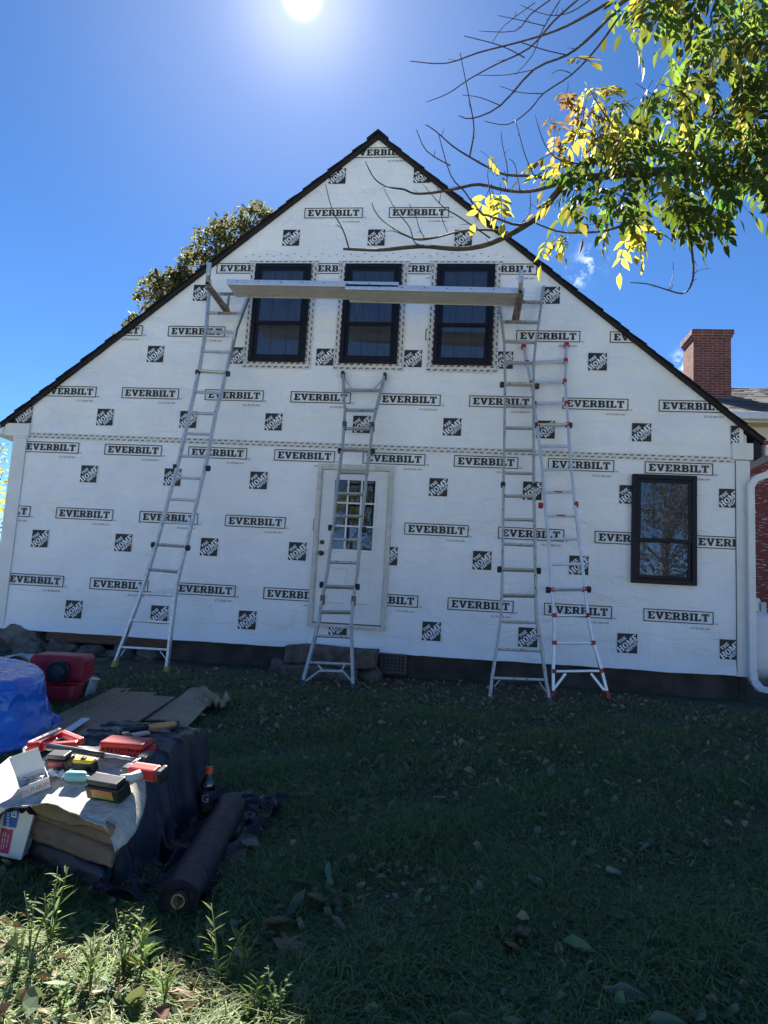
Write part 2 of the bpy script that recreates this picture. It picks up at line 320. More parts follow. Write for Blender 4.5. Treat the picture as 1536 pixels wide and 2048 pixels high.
# printed seam tape: rows of short dark dashes along the strip (U in metres along, V across)
def tape_mat():
    m = bpy.data.materials.new('printed_seam_tape'); m.use_nodes = True; t = m.node_tree; b = t.nodes['Principled BSDF']
    b.inputs['Roughness'].default_value = 0.4
    uv = t.nodes.new('ShaderNodeUVMap'); s = t.nodes.new('ShaderNodeSeparateXYZ'); t.links.new(uv.outputs[0], s.inputs[0])
    def mt(op, a, c=None):
        n = t.nodes.new('ShaderNodeMath'); n.operation = op
        for i, v in enumerate((a, c)):
            if v is None: continue
            if isinstance(v, (int, float)): n.inputs[i].default_value = v
            else: t.links.new(v, n.inputs[i])
        return n.outputs[0]
    row = mt('FLOOR', mt('MULTIPLY', s.outputs[1], 2.0))
    u = mt('FRACT', mt('ADD', mt('MULTIPLY', s.outputs[0], 11.0), mt('MULTIPLY', row, 0.45)))
    v = mt('FRACT', mt('MULTIPLY', s.outputs[1], 2.0))
    vv = mt('ADD', v, mt('MULTIPLY', u, -0.22))
    d = mt('MULTIPLY', mt('LESS_THAN', u, 0.6), mt('MULTIPLY', mt('GREATER_THAN', vv, 0.22), mt('LESS_THAN', vv, 0.62)))
    nz = t.nodes.new('ShaderNodeTexNoise'); nz.inputs['Scale'].default_value = 70; tc2 = t.nodes.new('ShaderNodeTexCoord'); t.links.new(tc2.outputs['Object'], nz.inputs['Vector'])
    d = mt('MULTIPLY', d, mt('GREATER_THAN', nz.outputs['Fac'], 0.42))
    mx = t.nodes.new('ShaderNodeMix'); mx.data_type = 'RGBA'; t.links.new(d, mx.inputs[0])
    mx.inputs[6].default_value = (0.66,0.66,0.66,1); mx.inputs[7].default_value = (0.03,0.03,0.035,1); t.links.new(mx.outputs[2], b.inputs['Base Color'])
    return m
M['tape'] = tape_mat()
def strip(name, p, q, w, y, parent, vert=False):
    (x0, z0), (x1, z1) = p, q; L = math.hypot(x1-x0, z1-z0); n = max(2, int(L/0.12))
    dx, dz = (x1-x0)/L, (z1-z0)/L; nx, nz_ = -dz, dx
    vs, fs, uv = [], [], []
    for i in range(n+1):
        t = L*i/n; cx, cz = x0+dx*t, z0+dz*t; yy = y + 0.0015*fbm(cx*7, cz*7, 1.3)
        vs += [(cx-nx*w/2, yy, cz-nz_*w/2), (cx+nx*w/2, yy, cz+nz_*w/2)]; uv += [(t, 0), (t, 1)]
    for i in range(n): fs.append((2*i, 2*i+2, 2*i+3, 2*i+1))
    me = bpy.data.meshes.new(name); me.from_pydata(vs, [], fs); me.materials.append(M['tape'])
    l = me.uv_layers.new(name='UVMap')
    for lp in me.loops: l.data[lp.index].uv = uv[lp.vertex_index]
    return put(name, me, parent)

# ------------------------------------------------------------------ ground
def make_ground():
    def axis(a, b, st, far):
        c = list(np.arange(a, b+1e-6, st)); k = st
        lo, hi = a, b
        while hi < far: k *= 1.45; hi += k; lo -= k; c.append(hi); c.insert(0, lo)
        return np.array(c)
    xs, ys = axis(-8, 8, 0.09, 400), axis(-9.6, 1.0, 0.09, 400)
    vs = [(x, y, G(x, y) + (0.012*fbm(x*2.2, y*2.2, 0.5) if abs(x) < 9 and -11 < y < 1 else 0)) for y in ys for x in xs]
    nx = len(xs); fs = [(j*nx+i, j*nx+i+1, (j+1)*nx+i+1, (j+1)*nx+i) for j in range(len(ys)-1) for i in range(nx-1)]
    mb = MB(); mb.v = vs; mb.f = fs
    struct(mb.build('ground', M['ground'], smooth=True, fix=False))
make_ground()

# ------------------------------------------------------------------ the house under wrap
XA, ZA = -1.50, 7.86           # ridge of the roof's upper face at the gable
XL, ZL = -6.80, 3.36; XR, ZR = 3.78, 3.46
def rake(x): return ZA + (ZL-ZA)*(x-XA)/(XL-XA) if x < XA else ZA + (ZR-ZA)*(x-XA)/(XR-XA)
WL, WR, WB, SEAM, BAND = -6.39, 3.443, 0.44, 3.215, 5.95
DEPTH = 8.0
house = thing('house', 'gabled house whose end wall is covered in printed white wrap', 'house', (-1.5, 0, 0.15))
w = MB(); w.prism([(-6.55, 0.02, 0.5), (3.6, 0.02, 0.5), (3.6, 0.02, rake(3.6)-0.08), (XA, 0.02, ZA-0.08), (-6.55, 0.02, rake(-6.55)-0.08)], (0, DEPTH-0.04, 0))
w.build('wall', M['white'], house)
lap = 0.10
def sheet(name, zb, ztop, y0, seed, x0=WL, x1=WR, hem=False, st=0.045, zoff=0.13):
    xs = np.linspace(x0, x1, int((x1-x0)/st)+1); nz_ = max(4, int((ztop(0.5*(x0+x1))-zb)/st))
    vs = []
    for x in xs:
        zt = ztop(x)
        for j in range(nz_+1):
            z = zb + (zt-zb)*j/nz_
            if hem and j == 0: z += 0.012*fbm(x*1.7, 3.1, seed)
            y = y0 - 0.0035 - 0.0035*fbm(x*1.1, z*1.3, seed) - 0.0022*abs(fbm((x+z)*3.0, (z-x)*0.8, seed+5)) - 0.0012*fbm(x*9, z*9, seed)
            if hem and z < 0.66:
                k = (0.66-z)/0.24; y -= 0.035*k*k + 0.010*k*fbm(x*2.2, z*9, seed+2) + 0.008*k*fbm(x*9, z*2, seed+3)
            vs.append((x, y, z))
    nn = nz_+1; fs = [(i*nn+j, (i+1)*nn+j, (i+1)*nn+j+1, i*nn+j+1) for i in range(len(xs)-1) for j in range(nz_)]
    mb = MB(); mb.v = vs; mb.f = fs
    return mb.build(name, M['wrap'], house, smooth=True, fix=False)
low = sheet('house_wrap', WB, lambda x: SEAM+0.05, 0.0, 1.0, hem=True)
low['label'] = 'lower run of white printed house wrap'
zc = 0.05
mid = sheet('house_wrap', SEAM-0.01, lambda x: max(SEAM+0.0, min(BAND+0.02, rake(x)-zc)), -0.004, 8.0, x0=-6.52, x1=3.55)
mid['label'] = 'middle run of white printed house wrap'
tx0 = XL + (BAND-0.03+zc-ZL)*(XA-XL)/(ZA-ZL); tx1 = XR + (BAND-0.03+zc-ZR)*(XA-XR)/(ZA-ZR)
top = sheet('house_wrap', BAND-0.03, lambda x: max(BAND-0.028, rake(x)-zc), -0.009, 15.0, x0=tx0, x1=tx1)
top['label'] = 'gable peak run of white printed house wrap'

# --- slab-serif glyphs as outlines (unit height)
GL = {
'E': (0.80, [[(0,0),(.78,0),(.78,.34),(.64,.34),(.58,.17),(.36,.17),(.36,.42),(.56,.42),(.56,.60),(.36,.60),(.36,.83),(.58,.83),(.64,.68),(.76,.68),(.76,1),(0,1),(0,.83),(.1,.83),(.1,.17),(0,.17)]]),
'V': (0.94, [[(0,1),(0,.84),(.08,.84),(.36,0),(.58,0),(.86,.84),(.94,.84),(.94,1),(.54,1),(.54,.84),(.62,.84),(.48,.38),(.34,.84),(.42,.84),(.42,1)]]),
'R': (0.90, [[(0,0),(.44,0),(.44,.16),(.36,.16),(.36,.40),(.46,.40),(.60,0),(.90,0),(.90,.16),(.82,.16),(.70,.46),(.80,.55),(.82,.72),(.60,.72),(.56,.58),(.36,.58),(.36,.83),(.1,.83),(.1,.16),(0,.16)], [(0,.83),(.54,.83),(.60,.72),(.82,.72),(.78,.90),(.62,1),(0,1)]]),
'B': (0.86, [[(0,0),(.6,0),(.78,.08),(.85,.27),(.60,.27),(.54,.17),(.36,.17),(.36,.83),(.1,.83),(.1,.17),(0,.17)], [(.85,.27),(.80,.43),(.70,.52),(.78,.62),(.80,.74),(.57,.74),(.52,.60),(.36,.60),(.36,.43),(.55,.43),(.60,.27)], [(0,.83),(.52,.83),(.57,.74),(.80,.74),(.76,.90),(.60,1),(0,1)]]),
'I': (0.44, [[(0,0),(.44,0),(.44,.17),(.35,.17),(.35,.83),(.44,.83),(.44,1),(0,1),(0,.83),(.09,.83),(.09,.17),(0,.17)]]),
'L': (0.76, [[(0,0),(.76,0),(.76,.36),(.62,.36),(.57,.17),(.36,.17),(.36,.83),(.46,.83),(.46,1),(0,1),(0,.83),(.1,.83),(.1,.17),(0,.17)]]),
'T': (0.84, [[(.2,0),(.64,0),(.64,.17),(.55,.17),(.55,.83),(.66,.83),(.70,.66),(.84,.66),(.84,1),(0,1),(0,.66),(.14,.66),(.18,.83),(.29,.83),(.29,.17),(.2,.17)]]),
'H': (0.94, [[(0,0),(.4,0),(.4,.14),(.32,.14),(.32,.43),(.62,.43),(.62,.14),(.54,.14),(.54,0),(.94,0),(.94,.14),(.86,.14),(.86,.86),(.94,.86),(.94,1),(.54,1),(.54,.86),(.62,.86),(.62,.57),(.32,.57),(.32,.86),(.4,.86),(.4,1),(0,1),(0,.86),(.08,.86),(.08,.14),(0,.14)]]),
'O': (0.90, [[(.43,0),(.2,.06),(.04,.25),(0,.5),(.04,.75),(.2,.94),(.43,1),(.43,.84),(.30,.75),(.26,.5),(.30,.25),(.43,.16)], [(.47,0),(.70,.06),(.86,.25),(.90,.5),(.86,.75),(.70,.94),(.47,1),(.47,.84),(.60,.75),(.64,.5),(.60,.25),(.47,.16)]]),
'M': (1.12, [[(0,0),(.34,0),(.34,.14),(.28,.14),(.28,.62),(.47,0),(.60,0),(.80,.62),(.80,.14),(.72,.14),(.72,0),(1.12,0),(1.12,.14),(1.05,.14),(1.05,.86),(1.12,.86),(1.12,1),(.78,1),(.56,.36),(.34,1),(0,1),(0,.86),(.08,.86),(.08,.14),(0,.14)]]),
'D': (0.86, [[(0,0),(.38,0),(.38,1),(0,1),(0,.86),(.09,.86),(.09,.14),(0,.14)], [(.42,0),(.66,.06),(.82,.25),(.86,.5),(.82,.75),(.66,.94),(.42,1),(.42,.84),(.55,.75),(.60,.5),(.55,.25),(.42,.16)]]),
'P': (0.78, [[(0,0),(.46,0),(.46,.14),(.36,.14),(.36,1),(0,1),(0,.86),(.09,.86),(.09,.14),(0,.14)], [(.40,.38),(.64,.42),(.76,.56),(.78,.70),(.76,.84),(.64,.97),(.40,1),(.40,.85),(.52,.8),(.54,.70),(.52,.58),(.40,.53)]]),
}
def word(mb, txt, cx, cz, w, h, rot=0.0, y=0.0, m=0, gap=0.08):
    tw = sum(GL[c][0] for c in txt)+gap*(len(txt)-1); sx = w/tw; x = -tw/2
    ca, sa = math.cos(rot), math.sin(rot)
    for c in txt:
        gw, polys = GL[c]
        for p in polys:
            pts = []
            for (a, b) in p:
                u, v = (x+a)*sx, (b-0.5)*h; pts.append((cx+u*ca-v*sa, y, cz+u*sa+v*ca))
            mb.add(pts, [tuple(range(len(pts)))], m)
        x += gw+gap
def clip_mesh(me, planes):
    bm = bmesh.new(); bm.from_mesh(me)
    for (pt, no) in planes:                       # keeps the side the normal points away from
        bmesh.ops.bisect_plane(bm, geom=bm.verts[:]+bm.edges[:]+bm.faces[:], plane_co=pt, plane_no=no, clear_outer=True)
    bm.to_mesh(me); n = len(bm.faces); bm.free(); return n
LW, LH = 0.86, 0.162
def word_mesh():
    mb = MB(); b = 0.012; x0, x1, z0, z1 = -LW/2, LW/2, -LH/2, LH/2
    for (a, c, d, e) in ((x0, x1, z0, z0+b), (x0, x1, z1-b, z1), (x0, x0+b, z0+b, z1-b), (x1-b, x1, z0+b, z1-b)):
        mb.add([(a,0,d),(c,0,d),(c,0,e),(a,0,e)], [(0,1,2,3)])
    word(mb, 'EVERBILT', 0, 0.002, 0.755, 0.098, gap=0.06)
    for (t, s, x, z) in (('TM', 0.032, 0.462, -0.074), ('ICC-ES ESR-3431', 0.036, 0.27, -0.137)):
        vs, fs = text_mesh(t, s); mb.add([(a+x, 0, b_+z) for a, b_, _ in vs], fs)
    me = bpy.data.meshes.new('word_print'); me.from_pydata(mb.v, [], mb.f); me.materials.append(M['print']); return me
def emblem_mesh():
    S = 0.246; mb = MB(); h = S/2
    a = math.radians(41); d = 0.0
    word(mb, 'HOME', 0.004, -0.002, S*1.20, S*0.315, a, -0.0012, 1, gap=0.07)
    ox, oz = -math.sin(a), math.cos(a)
    word(mb, 'THE', ox*S*0.275-0.02, oz*S*0.275-0.012, S*0.46, S*0.165, a, -0.0012, 1, gap=0.07)
    word(mb, 'DEPOT', -ox*S*0.27+0.012, -oz*S*0.27+0.004, S*0.70, S*0.165, a, -0.0012, 1, gap=0.07)
    me = bpy.data.meshes.new('emblem_print'); me.from_pydata(mb.v, [], mb.f)
    for mt in (M['print'], M['wrap']): me.materials.append(mt)
    me.polygons.foreach_set('material_index', mb.m)
    k = h*1.03; clip_mesh(me, [((k,0,0),(1,0,0)), ((-k,0,0),(-1,0,0)), ((0,0,k),(0,0,1)), ((0,0,-k),(0,0,-1))])
    bm = bmesh.new(); bm.from_mesh(me); q = [bm.verts.new(p) for p in ((-h,0,-h),(h,0,-h),(h,0,h),(-h,0,h))]; f = bm.faces.new(q); f.material_index = 0
    bm.to_mesh(me); bm.free(); return me
WM, EM = word_mesh(), emblem_mesh()
def nrm2(dx, dz): l = math.hypot(dx, dz); return (dx/l, dz/l)
def place_print(src, name, x, z, sheet_o, planes, y):
    half = 0.53 if src is WM else 0.13
    pl = []
    for (pt, no) in planes:
        s = (x-pt[0])*no[0] + (z-pt[1])*no[1]
        if s > half+0.05: return
        if s > -half: pl.append(((pt[0]-x, 0, pt[1]-z), (no[0], 0, no[1])))
    me = src
    if pl:
        me = src.copy(); n = clip_mesh(me, pl)
        if n == 0: return
    o = bpy.data.objects.new(name, me); COL.objects.link(o); o.parent = sheet_o; o.location = Vector((x, y, z)) - ORG[house.name]
slL = nrm2(ZL-ZA, XA-XL); slL = (-abs(slL[0]), abs(slL[1])); slR = nrm2(ZA-ZR, XR-XA); slR = (abs(slR[0]), abs(slR[1]))
RK = [((XA, ZA-zc-0.005), slL), ((XA, ZA-zc-0.005), slR)]
ED = [((WL+0.004, 0), (-1, 0)), ((WR-0.004, 0), (1, 0))]
for k in range(-5, 5):
    b0, b1 = -1.01+1.25*k, -0.385+1.25*k
    for z, bx in ((3.06, b0), (2.11, b1), (1.14, b0)): place_print(WM, 'word_print', bx, z, low, ED, -0.0135)
    for z, bx in ((2.69, b1), (1.73, b0), (0.765, b1)): place_print(EM, 'emblem_print', bx, z, low, ED, -0.0135)
    c0, c1 = -0.84+1.25*k, -0.235+1.25*k
    for z, bx in ((5.81, c0), (4.84, c1), (3.90, c0)): place_print(WM, 'word_print', bx, z, mid, RK, -0.0175)
    for z, bx in ((5.43, c1+0.02), (4.49, c0+0.02), (3.53, c1)): place_print(EM, 'emblem_print', bx, z, mid, RK+[((WR+0.05, 0), (1, 0))], -0.0175)
for (x, z) in ((-1.49, 7.60), (-2.09, 6.66), (-0.85, 6.66)): place_print(WM, 'word_print', x, z, top, RK, -0.0225)
for (x, z) in ((-2.07, 7.24), (-0.83, 7.24), (-2.69, 6.28), (-1.44, 6.28), (-0.20, 6.27)): place_print(EM, 'emblem_print', x, z, top, RK, -0.0225)
# small lap of wrap in the left eave corner, with a cut-off word
vs, fs = text_mesh('rap', 0.17); mb = MB(); mb.add([(a-6.52, -0.0185, b_+3.44) for a, b_, _ in vs], fs)
o = mb.build('word_print', M['print2'], mid, fix=False); clip_mesh(o.data, [(Vector((-6.30, 0, 0))-ORG[house.name], (1,0,0))])
# staple marks along the top band
mb = MB()
for i in range(46):
    x = -3.75+i*0.103; z = BAND+0.045+0.035*(i % 2)+0.01*random.uniform(-1, 1); a = random.uniform(-0.7, 0.7); l = 0.028
    if rake(x) < z+0.2: continue
    mb.bar((x-l*math.cos(a)/2, -0.021, z-l*math.sin(a)/2), (x+l*math.cos(a)/2, -0.021, z+l*math.sin(a)/2), 0.007, 0.002, up=(0,-1,0))
mb.build('staple_marks', M['print2'], top, kind='stuff')
strip('seam_tape', (WL-0.0, SEAM+0.015), (WR-0.0, SEAM-0.02), 0.085, -0.0165, house)

# --- windows
def window(name, x0, x1, z0, z1, label, taped):
    f = 0.062; y0, y1 = -0.075, -0.012
    fr = MB()
    def ring(a0, a1, b0, b1, t, ya, yb):
        fr.box((a0, ya, b0), (a0+t, yb, b1)); fr.box((a1-t, ya, b0), (a1, yb, b1)); fr.box((a0+t, ya, b0), (a1-t, yb, b0+t)); fr.box((a0+t, ya, b1-t), (a1-t, yb, b1))
    ring(x0, x1, z0, z1, f, y0, y1)
    wobj = fr.build('window', M['vinyl'], house, bevel=0.006); wobj['label'] = label
    zm = z0+(z1-z0)*0.385; t = 0.045
    def sash(b0, b1, ya, yb, curtain):
        s = MB(); a0, a1 = x0+f+0.002, x1-f-0.002
        s.box((a0, ya, b0), (a0+t, yb, b1)); s.box((a1-t, ya, b0), (a1, yb, b1)); s.box((a0+t, ya, b0), (a1-t, yb, b0+t)); s.box((a0+t, ya, b1-t), (a1-t, yb, b1))
        s.build('sash', M['vinyl'], wobj, bevel=0.004)
        p = MB(); yp = (ya+yb)/2-0.006; p.add([(a0+t-.003, yp, b0+t-.003), (a1-t+.003, yp, b0+t-.003), (a1-t+.003, yp, b1-t+.003), (a0+t-.003, yp, b1-t+.003)], [(0,1,2,3)])
        p.build('pane', M['glass'], wobj, fix=False)
        g = MB(); w3 = (a1-a0)/3
        for k in (1, 2): g.box((a0+w3*k-.009, yp+.006, b0+t), (a0+w3*k+.009, yp+.010, b1-t))
        g.box((a0+t, yp+.0105, (b0+b1)/2-.009), (a1-t, yp+.0135, (b0+b1)/2+.009))
        g.build('grille', M['grille'], wobj)
        return a0, a1
    sash(z0+f+.002, zm+.03, -0.048, -0.018, True); sash(zm-.012, z1-f-.002, -0.070, -0.0475, False)
    c = MB(); c.box((x0+f, -0.0248, z0+f), (x1-f, -0.0225, z1-f)); c.build('curtain', M['blind'], wobj)
    if taped:
        w_ = 0.095
        strip('flashing_tape', (x0-0.035, z0-0.07), (x0-0.035, z1+0.06), w_, -0.0225, wobj)
        strip('flashing_tape', (x1+0.035, z0-0.07), (x1+0.035, z1+0.06), w_, -0.0225, wobj)
        strip('flashing_tape', (x0-0.08, z0-0.04), (x1+0.08, z0-0.04), 0.11, -0.0260, wobj)
        strip('flashing_tape', (x0-0.10, z1+0.03), (x1+0.10, z1+0.03), 0.07, -0.0260, wobj)
UZ0, UZ1 = 4.399, 5.863
for (a, b, l) in ((-3.171, -2.35, 'left upper window'), (-1.855, -1.043, 'middle upper window'), (-0.546, 0.264, 'right upper window')):
    window('window', a, b, UZ0, UZ1, 'black double-hung '+l+' edged with printed tape', True)
window('window', 2.144, 2.953, 1.538, 2.958, 'black double-hung ground-floor window', False)

# --- door
def door():
    x0, x1, z0, z1 = -2.043, -0.994, 0.74, 2.949; sx0, sx1, sz0, sz1 = -1.972, -1.06, 0.80, 2.87
    fr = MB(); fr.box((x0, -0.07, z0+.02), (sx0-.004, -0.013, z1)); fr.box((sx1+.004, -0.07, z0+.02), (x1, -0.013, z1)); fr.box((sx0-.004, -0.07, sz1+.004), (sx1+.004, -0.013, z1))
    fr.box((x0+.025, -0.083, z0+.021), (sx0-.02, -0.0705, z1-.025)); fr.box((sx1+.02, -0.083, z0+.021), (x1-.025, -0.0705, z1-.025)); fr.box((sx0-.02, -0.083, sz1+.02), (sx1+.02, -0.0705, z1-.025))
    d = fr.build('door', M['oldwhite'], house, bevel=0.004); d['label'] = 'white nine-pane entry door in an aged frame'
    gx0, gx1, gz0, gz1 = -1.795, -1.235, 1.785, 2.735
    sl = MB(); ya, yb = -0.045, -0.014
    sl.box((sx0, ya, sz0), (gx0-.01, yb, sz1)); sl.box((gx1+.01, ya, sz0), (sx1, yb, sz1)); sl.box((gx0-.01, ya, gz1+.01), (gx1+.01, yb, sz1)); sl.box((gx0-.01, ya, sz0), (gx1+.01, yb, gz0-.01))
    sl.build('slab', M['white'], d, bevel=0.002)
    lt = MB(); t = 0.028
    lt.box((gx0-.03, -0.056, gz0-.03), (gx0+.002, -0.0455, gz1+.03)); lt.box((gx1-.002, -0.056, gz0-.03), (gx1+.03, -0.0455, gz1+.03)); lt.box((gx0+.002, -0.056, gz0-.03), (gx1-.002, -0.0455, gz0+.002)); lt.box((gx0+.002, -0.056, gz1-.002), (gx1-.002, -0.0455, gz1+.03))
    lt.build('glazing_frame', M['white'], d, bevel=0.003)
    for k in (1, 2):
        m = MB(); xx = gx0+(gx1-gx0)*k/3; m.box((xx-.011, -0.052, gz0+.003), (xx+.011, -0.036, gz1-.003)); m.build('muntin', M['white'], d)
        m = MB(); zz = gz0+(gz1-gz0)*k/3; m.box((gx0+.003, -0.0535, zz-.011), (gx1-.003, -0.0375, zz+.011)); m.build('muntin', M['white'], d)
    for i in range(3):
        for j in range(3):
            p = MB(); a, b = gx0+(gx1-gx0)*i/3, gz0+(gz1-gz0)*j/3; w3, h3 = (gx1-gx0)/3, (gz1-gz0)/3
            tx, tz = random.uniform(-.002, .002), random.uniform(-.002, .002)
            p.add([(a+.008, -0.0345+tx, b+.008), (a+w3-.008, -0.0345-tx, b+.008), (a+w3-.008, -0.0345-tz, b+h3-.008), (a+.008, -0.0345+tz, b+h3-.008)], [(0,1,2,3)]); p.build('pane', M['doorglass'], d, fix=False)
    bk = MB(); bk.box((gx0-.01, -0.0195, gz0-.01), (gx1+.01, -0.0145, gz1+.01)); bk.build('backing', M['dark'], d)  # dark panel in place of the unlit room behind the glass
    for (a, b) in ((-1.82, -1.555), (-1.475, -1.20)):
        p = MB(); z_0, z_1 = 1.05, 1.555; c = 0.022
        p.add([(a,-.0452,z_0),(b,-.0452,z_0),(b,-.0452,z_1),(a,-.0452,z_1),(a+c,-.056,z_0+c),(b-c,-.056,z_0+c),(b-c,-.056,z_1-c),(a+c,-.056,z_1-c),(a+2*c,-.050,z_0+2*c),(b-2*c,-.050,z_0+2*c),(b-2*c,-.050,z_1-2*c),(a+2*c,-.050,z_1-2*c)],
              [(0,1,5,4),(1,2,6,5),(2,3,7,6),(3,0,4,7),(4,5,9,8),(5,6,10,9),(6,7,11,10),(7,4,8,11),(8,9,10,11)]); p.build('panel', M['white'], d)
    for z, nm, r in ((1.868, 'deadbolt', 0.031), (1.718, 'knob', 0.034)):
        p = MB(); p.lathe([(r*1.05, -0.045), (r*1.05, -0.052), (r*0.5, -0.056), (r*0.5, -0.075), (r*.9, -0.085), (r, -0.10), (r*.7, -0.115), (0.004, -0.118)] if nm == 'knob' else [(r, -0.045), (r, -0.06), (r*.8, -0.068), (0.003, -0.069)], 20, (-1.92, 0, z), 'y'); p.build(nm, M['blackp'], d, smooth=False)
    s = MB(); s.box((x0, -0.11, z0), (x1, -0.013, z0+.019)); s.box((sx0, -0.10, z0+.0195), (sx1, -0.013, z0+.045)); s.build('threshold', M['oldwhite'], d, bevel=0.004)
    s = MB(); s.box((sx0, -0.060, z0+.046), (sx1, -0.015, sz0-.002)); s.build('door_sweep', M['blackp'], d)
door()

# --- roof: two slabs, rake boards, and shingle courses that step along the rake
roof = MB()
for (xe, ze, sgn) in ((XL, ZL, -1), (XR, ZR, 1)):
    t = 0.055; y0, y1 = -0.07, DEPTH+0.1
    roof.prism([(XA, y0, ZA), (xe, y0, ze), (xe, y0, ze-t), (XA, y0, ZA-t*1.0)], (0, y1-y0, 0))
ro = roof.build('roof', M['soffit'], house)
for (xe, ze, sgn) in ((XL, ZL, -1), (XR, ZR, 1)):
    L = math.hypot(xe-XA, ze-ZA); n = 46; d = Vector(((xe-XA)/L, 0, (ze-ZA)/L)); nn = Vector((-d.z*(1 if d.x > 0 else -1), 0, abs(d.x)))
    st = L/n; mb = MB(); c = Vector((0,0,0))
    mb.prism([c-d*0.01+nn*0.002, c+d*(st+0.01)+nn*0.006, c+d*(st+0.01)+nn*0.018, c-d*0.01+nn*0.008], (0, DEPTH+0.22, 0))
    me = None
    for i in range(n):
        p = Vector((XA, -0.105+0.012*math.sin(i*2.3), ZA)) + d*(i*st)
        if me is None:
            o = mb.build('shingle_course', M['shingle'], ro); me = o.data; me.transform(Matrix.Translation(ORG[house.name]))
        else: o = bpy.data.objects.new('shingle_course', me); COL.objects.link(o); o.parent = ro
        o.location = p - ORG[house.name]
mb = MB()
mb.prism([(XA-0.16, -0.11, ZA-0.105), (XA, -0.11, ZA+0.03), (XA+0.16, -0.11, ZA-0.105), (XA+0.16, -0.11, ZA-0.085), (XA, -0.11, ZA+0.055), (XA-0.16, -0.11, ZA-0.085)], (0, DEPTH+0.22, 0))
mb.build('ridge_cap', M['shingle'], ro)
# --- corner boards, eave return, foundation
mb = MB(); mb.prism([(-6.60, -0.03, 0.44), (-6.392, -0.03, 0.44), (-6.392, -0.03, 3.20), (-6.60, -0.03, 3.20)], (0, 0.12, 0)); mb.build('corner_board', M['white'], house, bevel=0.004)
mb = MB(); mb.box((3.448, -0.03, 0.44), (3.62, 0.09, 3.19)); mb.build('corner_board', M['white'], house, bevel=0.004)
mb = MB(); mb.box((3.4435, -0.016, 0.46), (3.4475, -0.012, 3.19)); mb.build('wrap_edge_shade_strip', M['blackp'], house)  # black strip set in to draw the joint's shade
mb = MB(); mb.box((-6.74, -0.05, 3.205), (-6.36, 0.30, 3.395)); mb.box((-6.60, -0.045, 3.17), (-6.37, 0.2, 3.2045)); mb.build('eave_return', M['white'], house, bevel=0.006)
mb = MB(); mb.box((3.40, -0.045, 3.20), (3.66, 0.20, 3.42)); mb.build('eave_return', M['white'], house, bevel=0.006)
mb = MB(); mb.box((3.665, -0.02, 3.24), (3.76, 0.2, 3.46)); mb.build('eave_gap_shade_box', M['soffit'], house, bevel=0.004)  # solid dark box stands in for the shaded gap under the eave
mb = MB(); mb.box((-6.95, -0.06, 3.22), (-6.745, DEPTH, 3.34)); mb.build('gutter', M['white'], house, bevel=0.02)
mb = MB(); mb.box((3.805, -0.06, 3.26), (3.98, DEPTH, 3.40)); mb.build('gutter', M['white'], house, bevel=0.02)
def lumpy(c, r, seed, sub=4, amp=0.22, flat=0.0, name='stone', m=None, parent=None, rot=0.0, box=0.0):
    bm = bmesh.new(); bmesh.ops.create_icosphere(bm, subdivisions=sub, radius=1.0)
    rm = Matrix.Rotation(rot, 3, 'Z'); rr0 = random.Random(int(seed*100)); pl = [(Vector((rr0.gauss(0,1), rr0.gauss(0,1), rr0.gauss(0,1))).normalized(), rr0.uniform(.62,.88)) for _ in range(16)]
    for v in bm.verts:
        p = v.co.normalized(); k = 1 + amp*fbm(p.x*1.3+seed, p.y*1.3, p.z*1.3) + 0.06*fbm(p.x*5, p.y*5+seed, p.z*5)
        q = Vector((p.x, p.y, p.z))
        for (no, dd) in pl:
            s_ = q.dot(no)
            if s_ > dd: q -= no*(s_-dd)*0.9
        q *= 1.18
        if box: q = Vector([math.copysign(abs(a)**(1-box), a) for a in q])
        q = q*k; v.co = Vector(c) + rm @ Vector((q.x*r[0], q.y*r[1], q.z*r[2]))
    me = bpy.data.meshes.new(name); bm.to_mesh(me); bm.free(); me.materials.append(m); me.polygons.foreach_set('use_smooth', [True]*len(me.polygons))
    return put(name, me, parent)
mb = MB(); n = 120; x0, x1 = -3.95, 3.52
vs, fs = [], []
for i in range(n+1):
    x = x0+(x1-x0)*i/n
    for j in range(9):
        z = -0.15+0.66*j/8; vs.append((x, 0.055-0.035*fbm(x*2.1, z*3, 2.2), z))
for i in range(n):
    for j in range(8): fs.append((i*9+j, (i+1)*9+j, (i+1)*9+j+1, i*9+j+1))
mb.v, mb.f = vs, fs; mb.m = [0]*len(fs)
fo = mb.build('foundation', M['concrete'], house, smooth=True, fix=False)
mb = MB(); mb.box((3.5, 0.05, -0.15), (3.58, DEPTH, 0.5)); mb.box((-6.5, 0.05, -0.15), (-6.45, DEPTH, 0.5)); mb.build('foundation', M['concrete'], house)
mb = MB(); mb.box((-5.75, -0.01, 0.315), (-3.93, 0.12, 0.455)); mb.build('sill_beam', M['beam'], house, bevel=0.012)
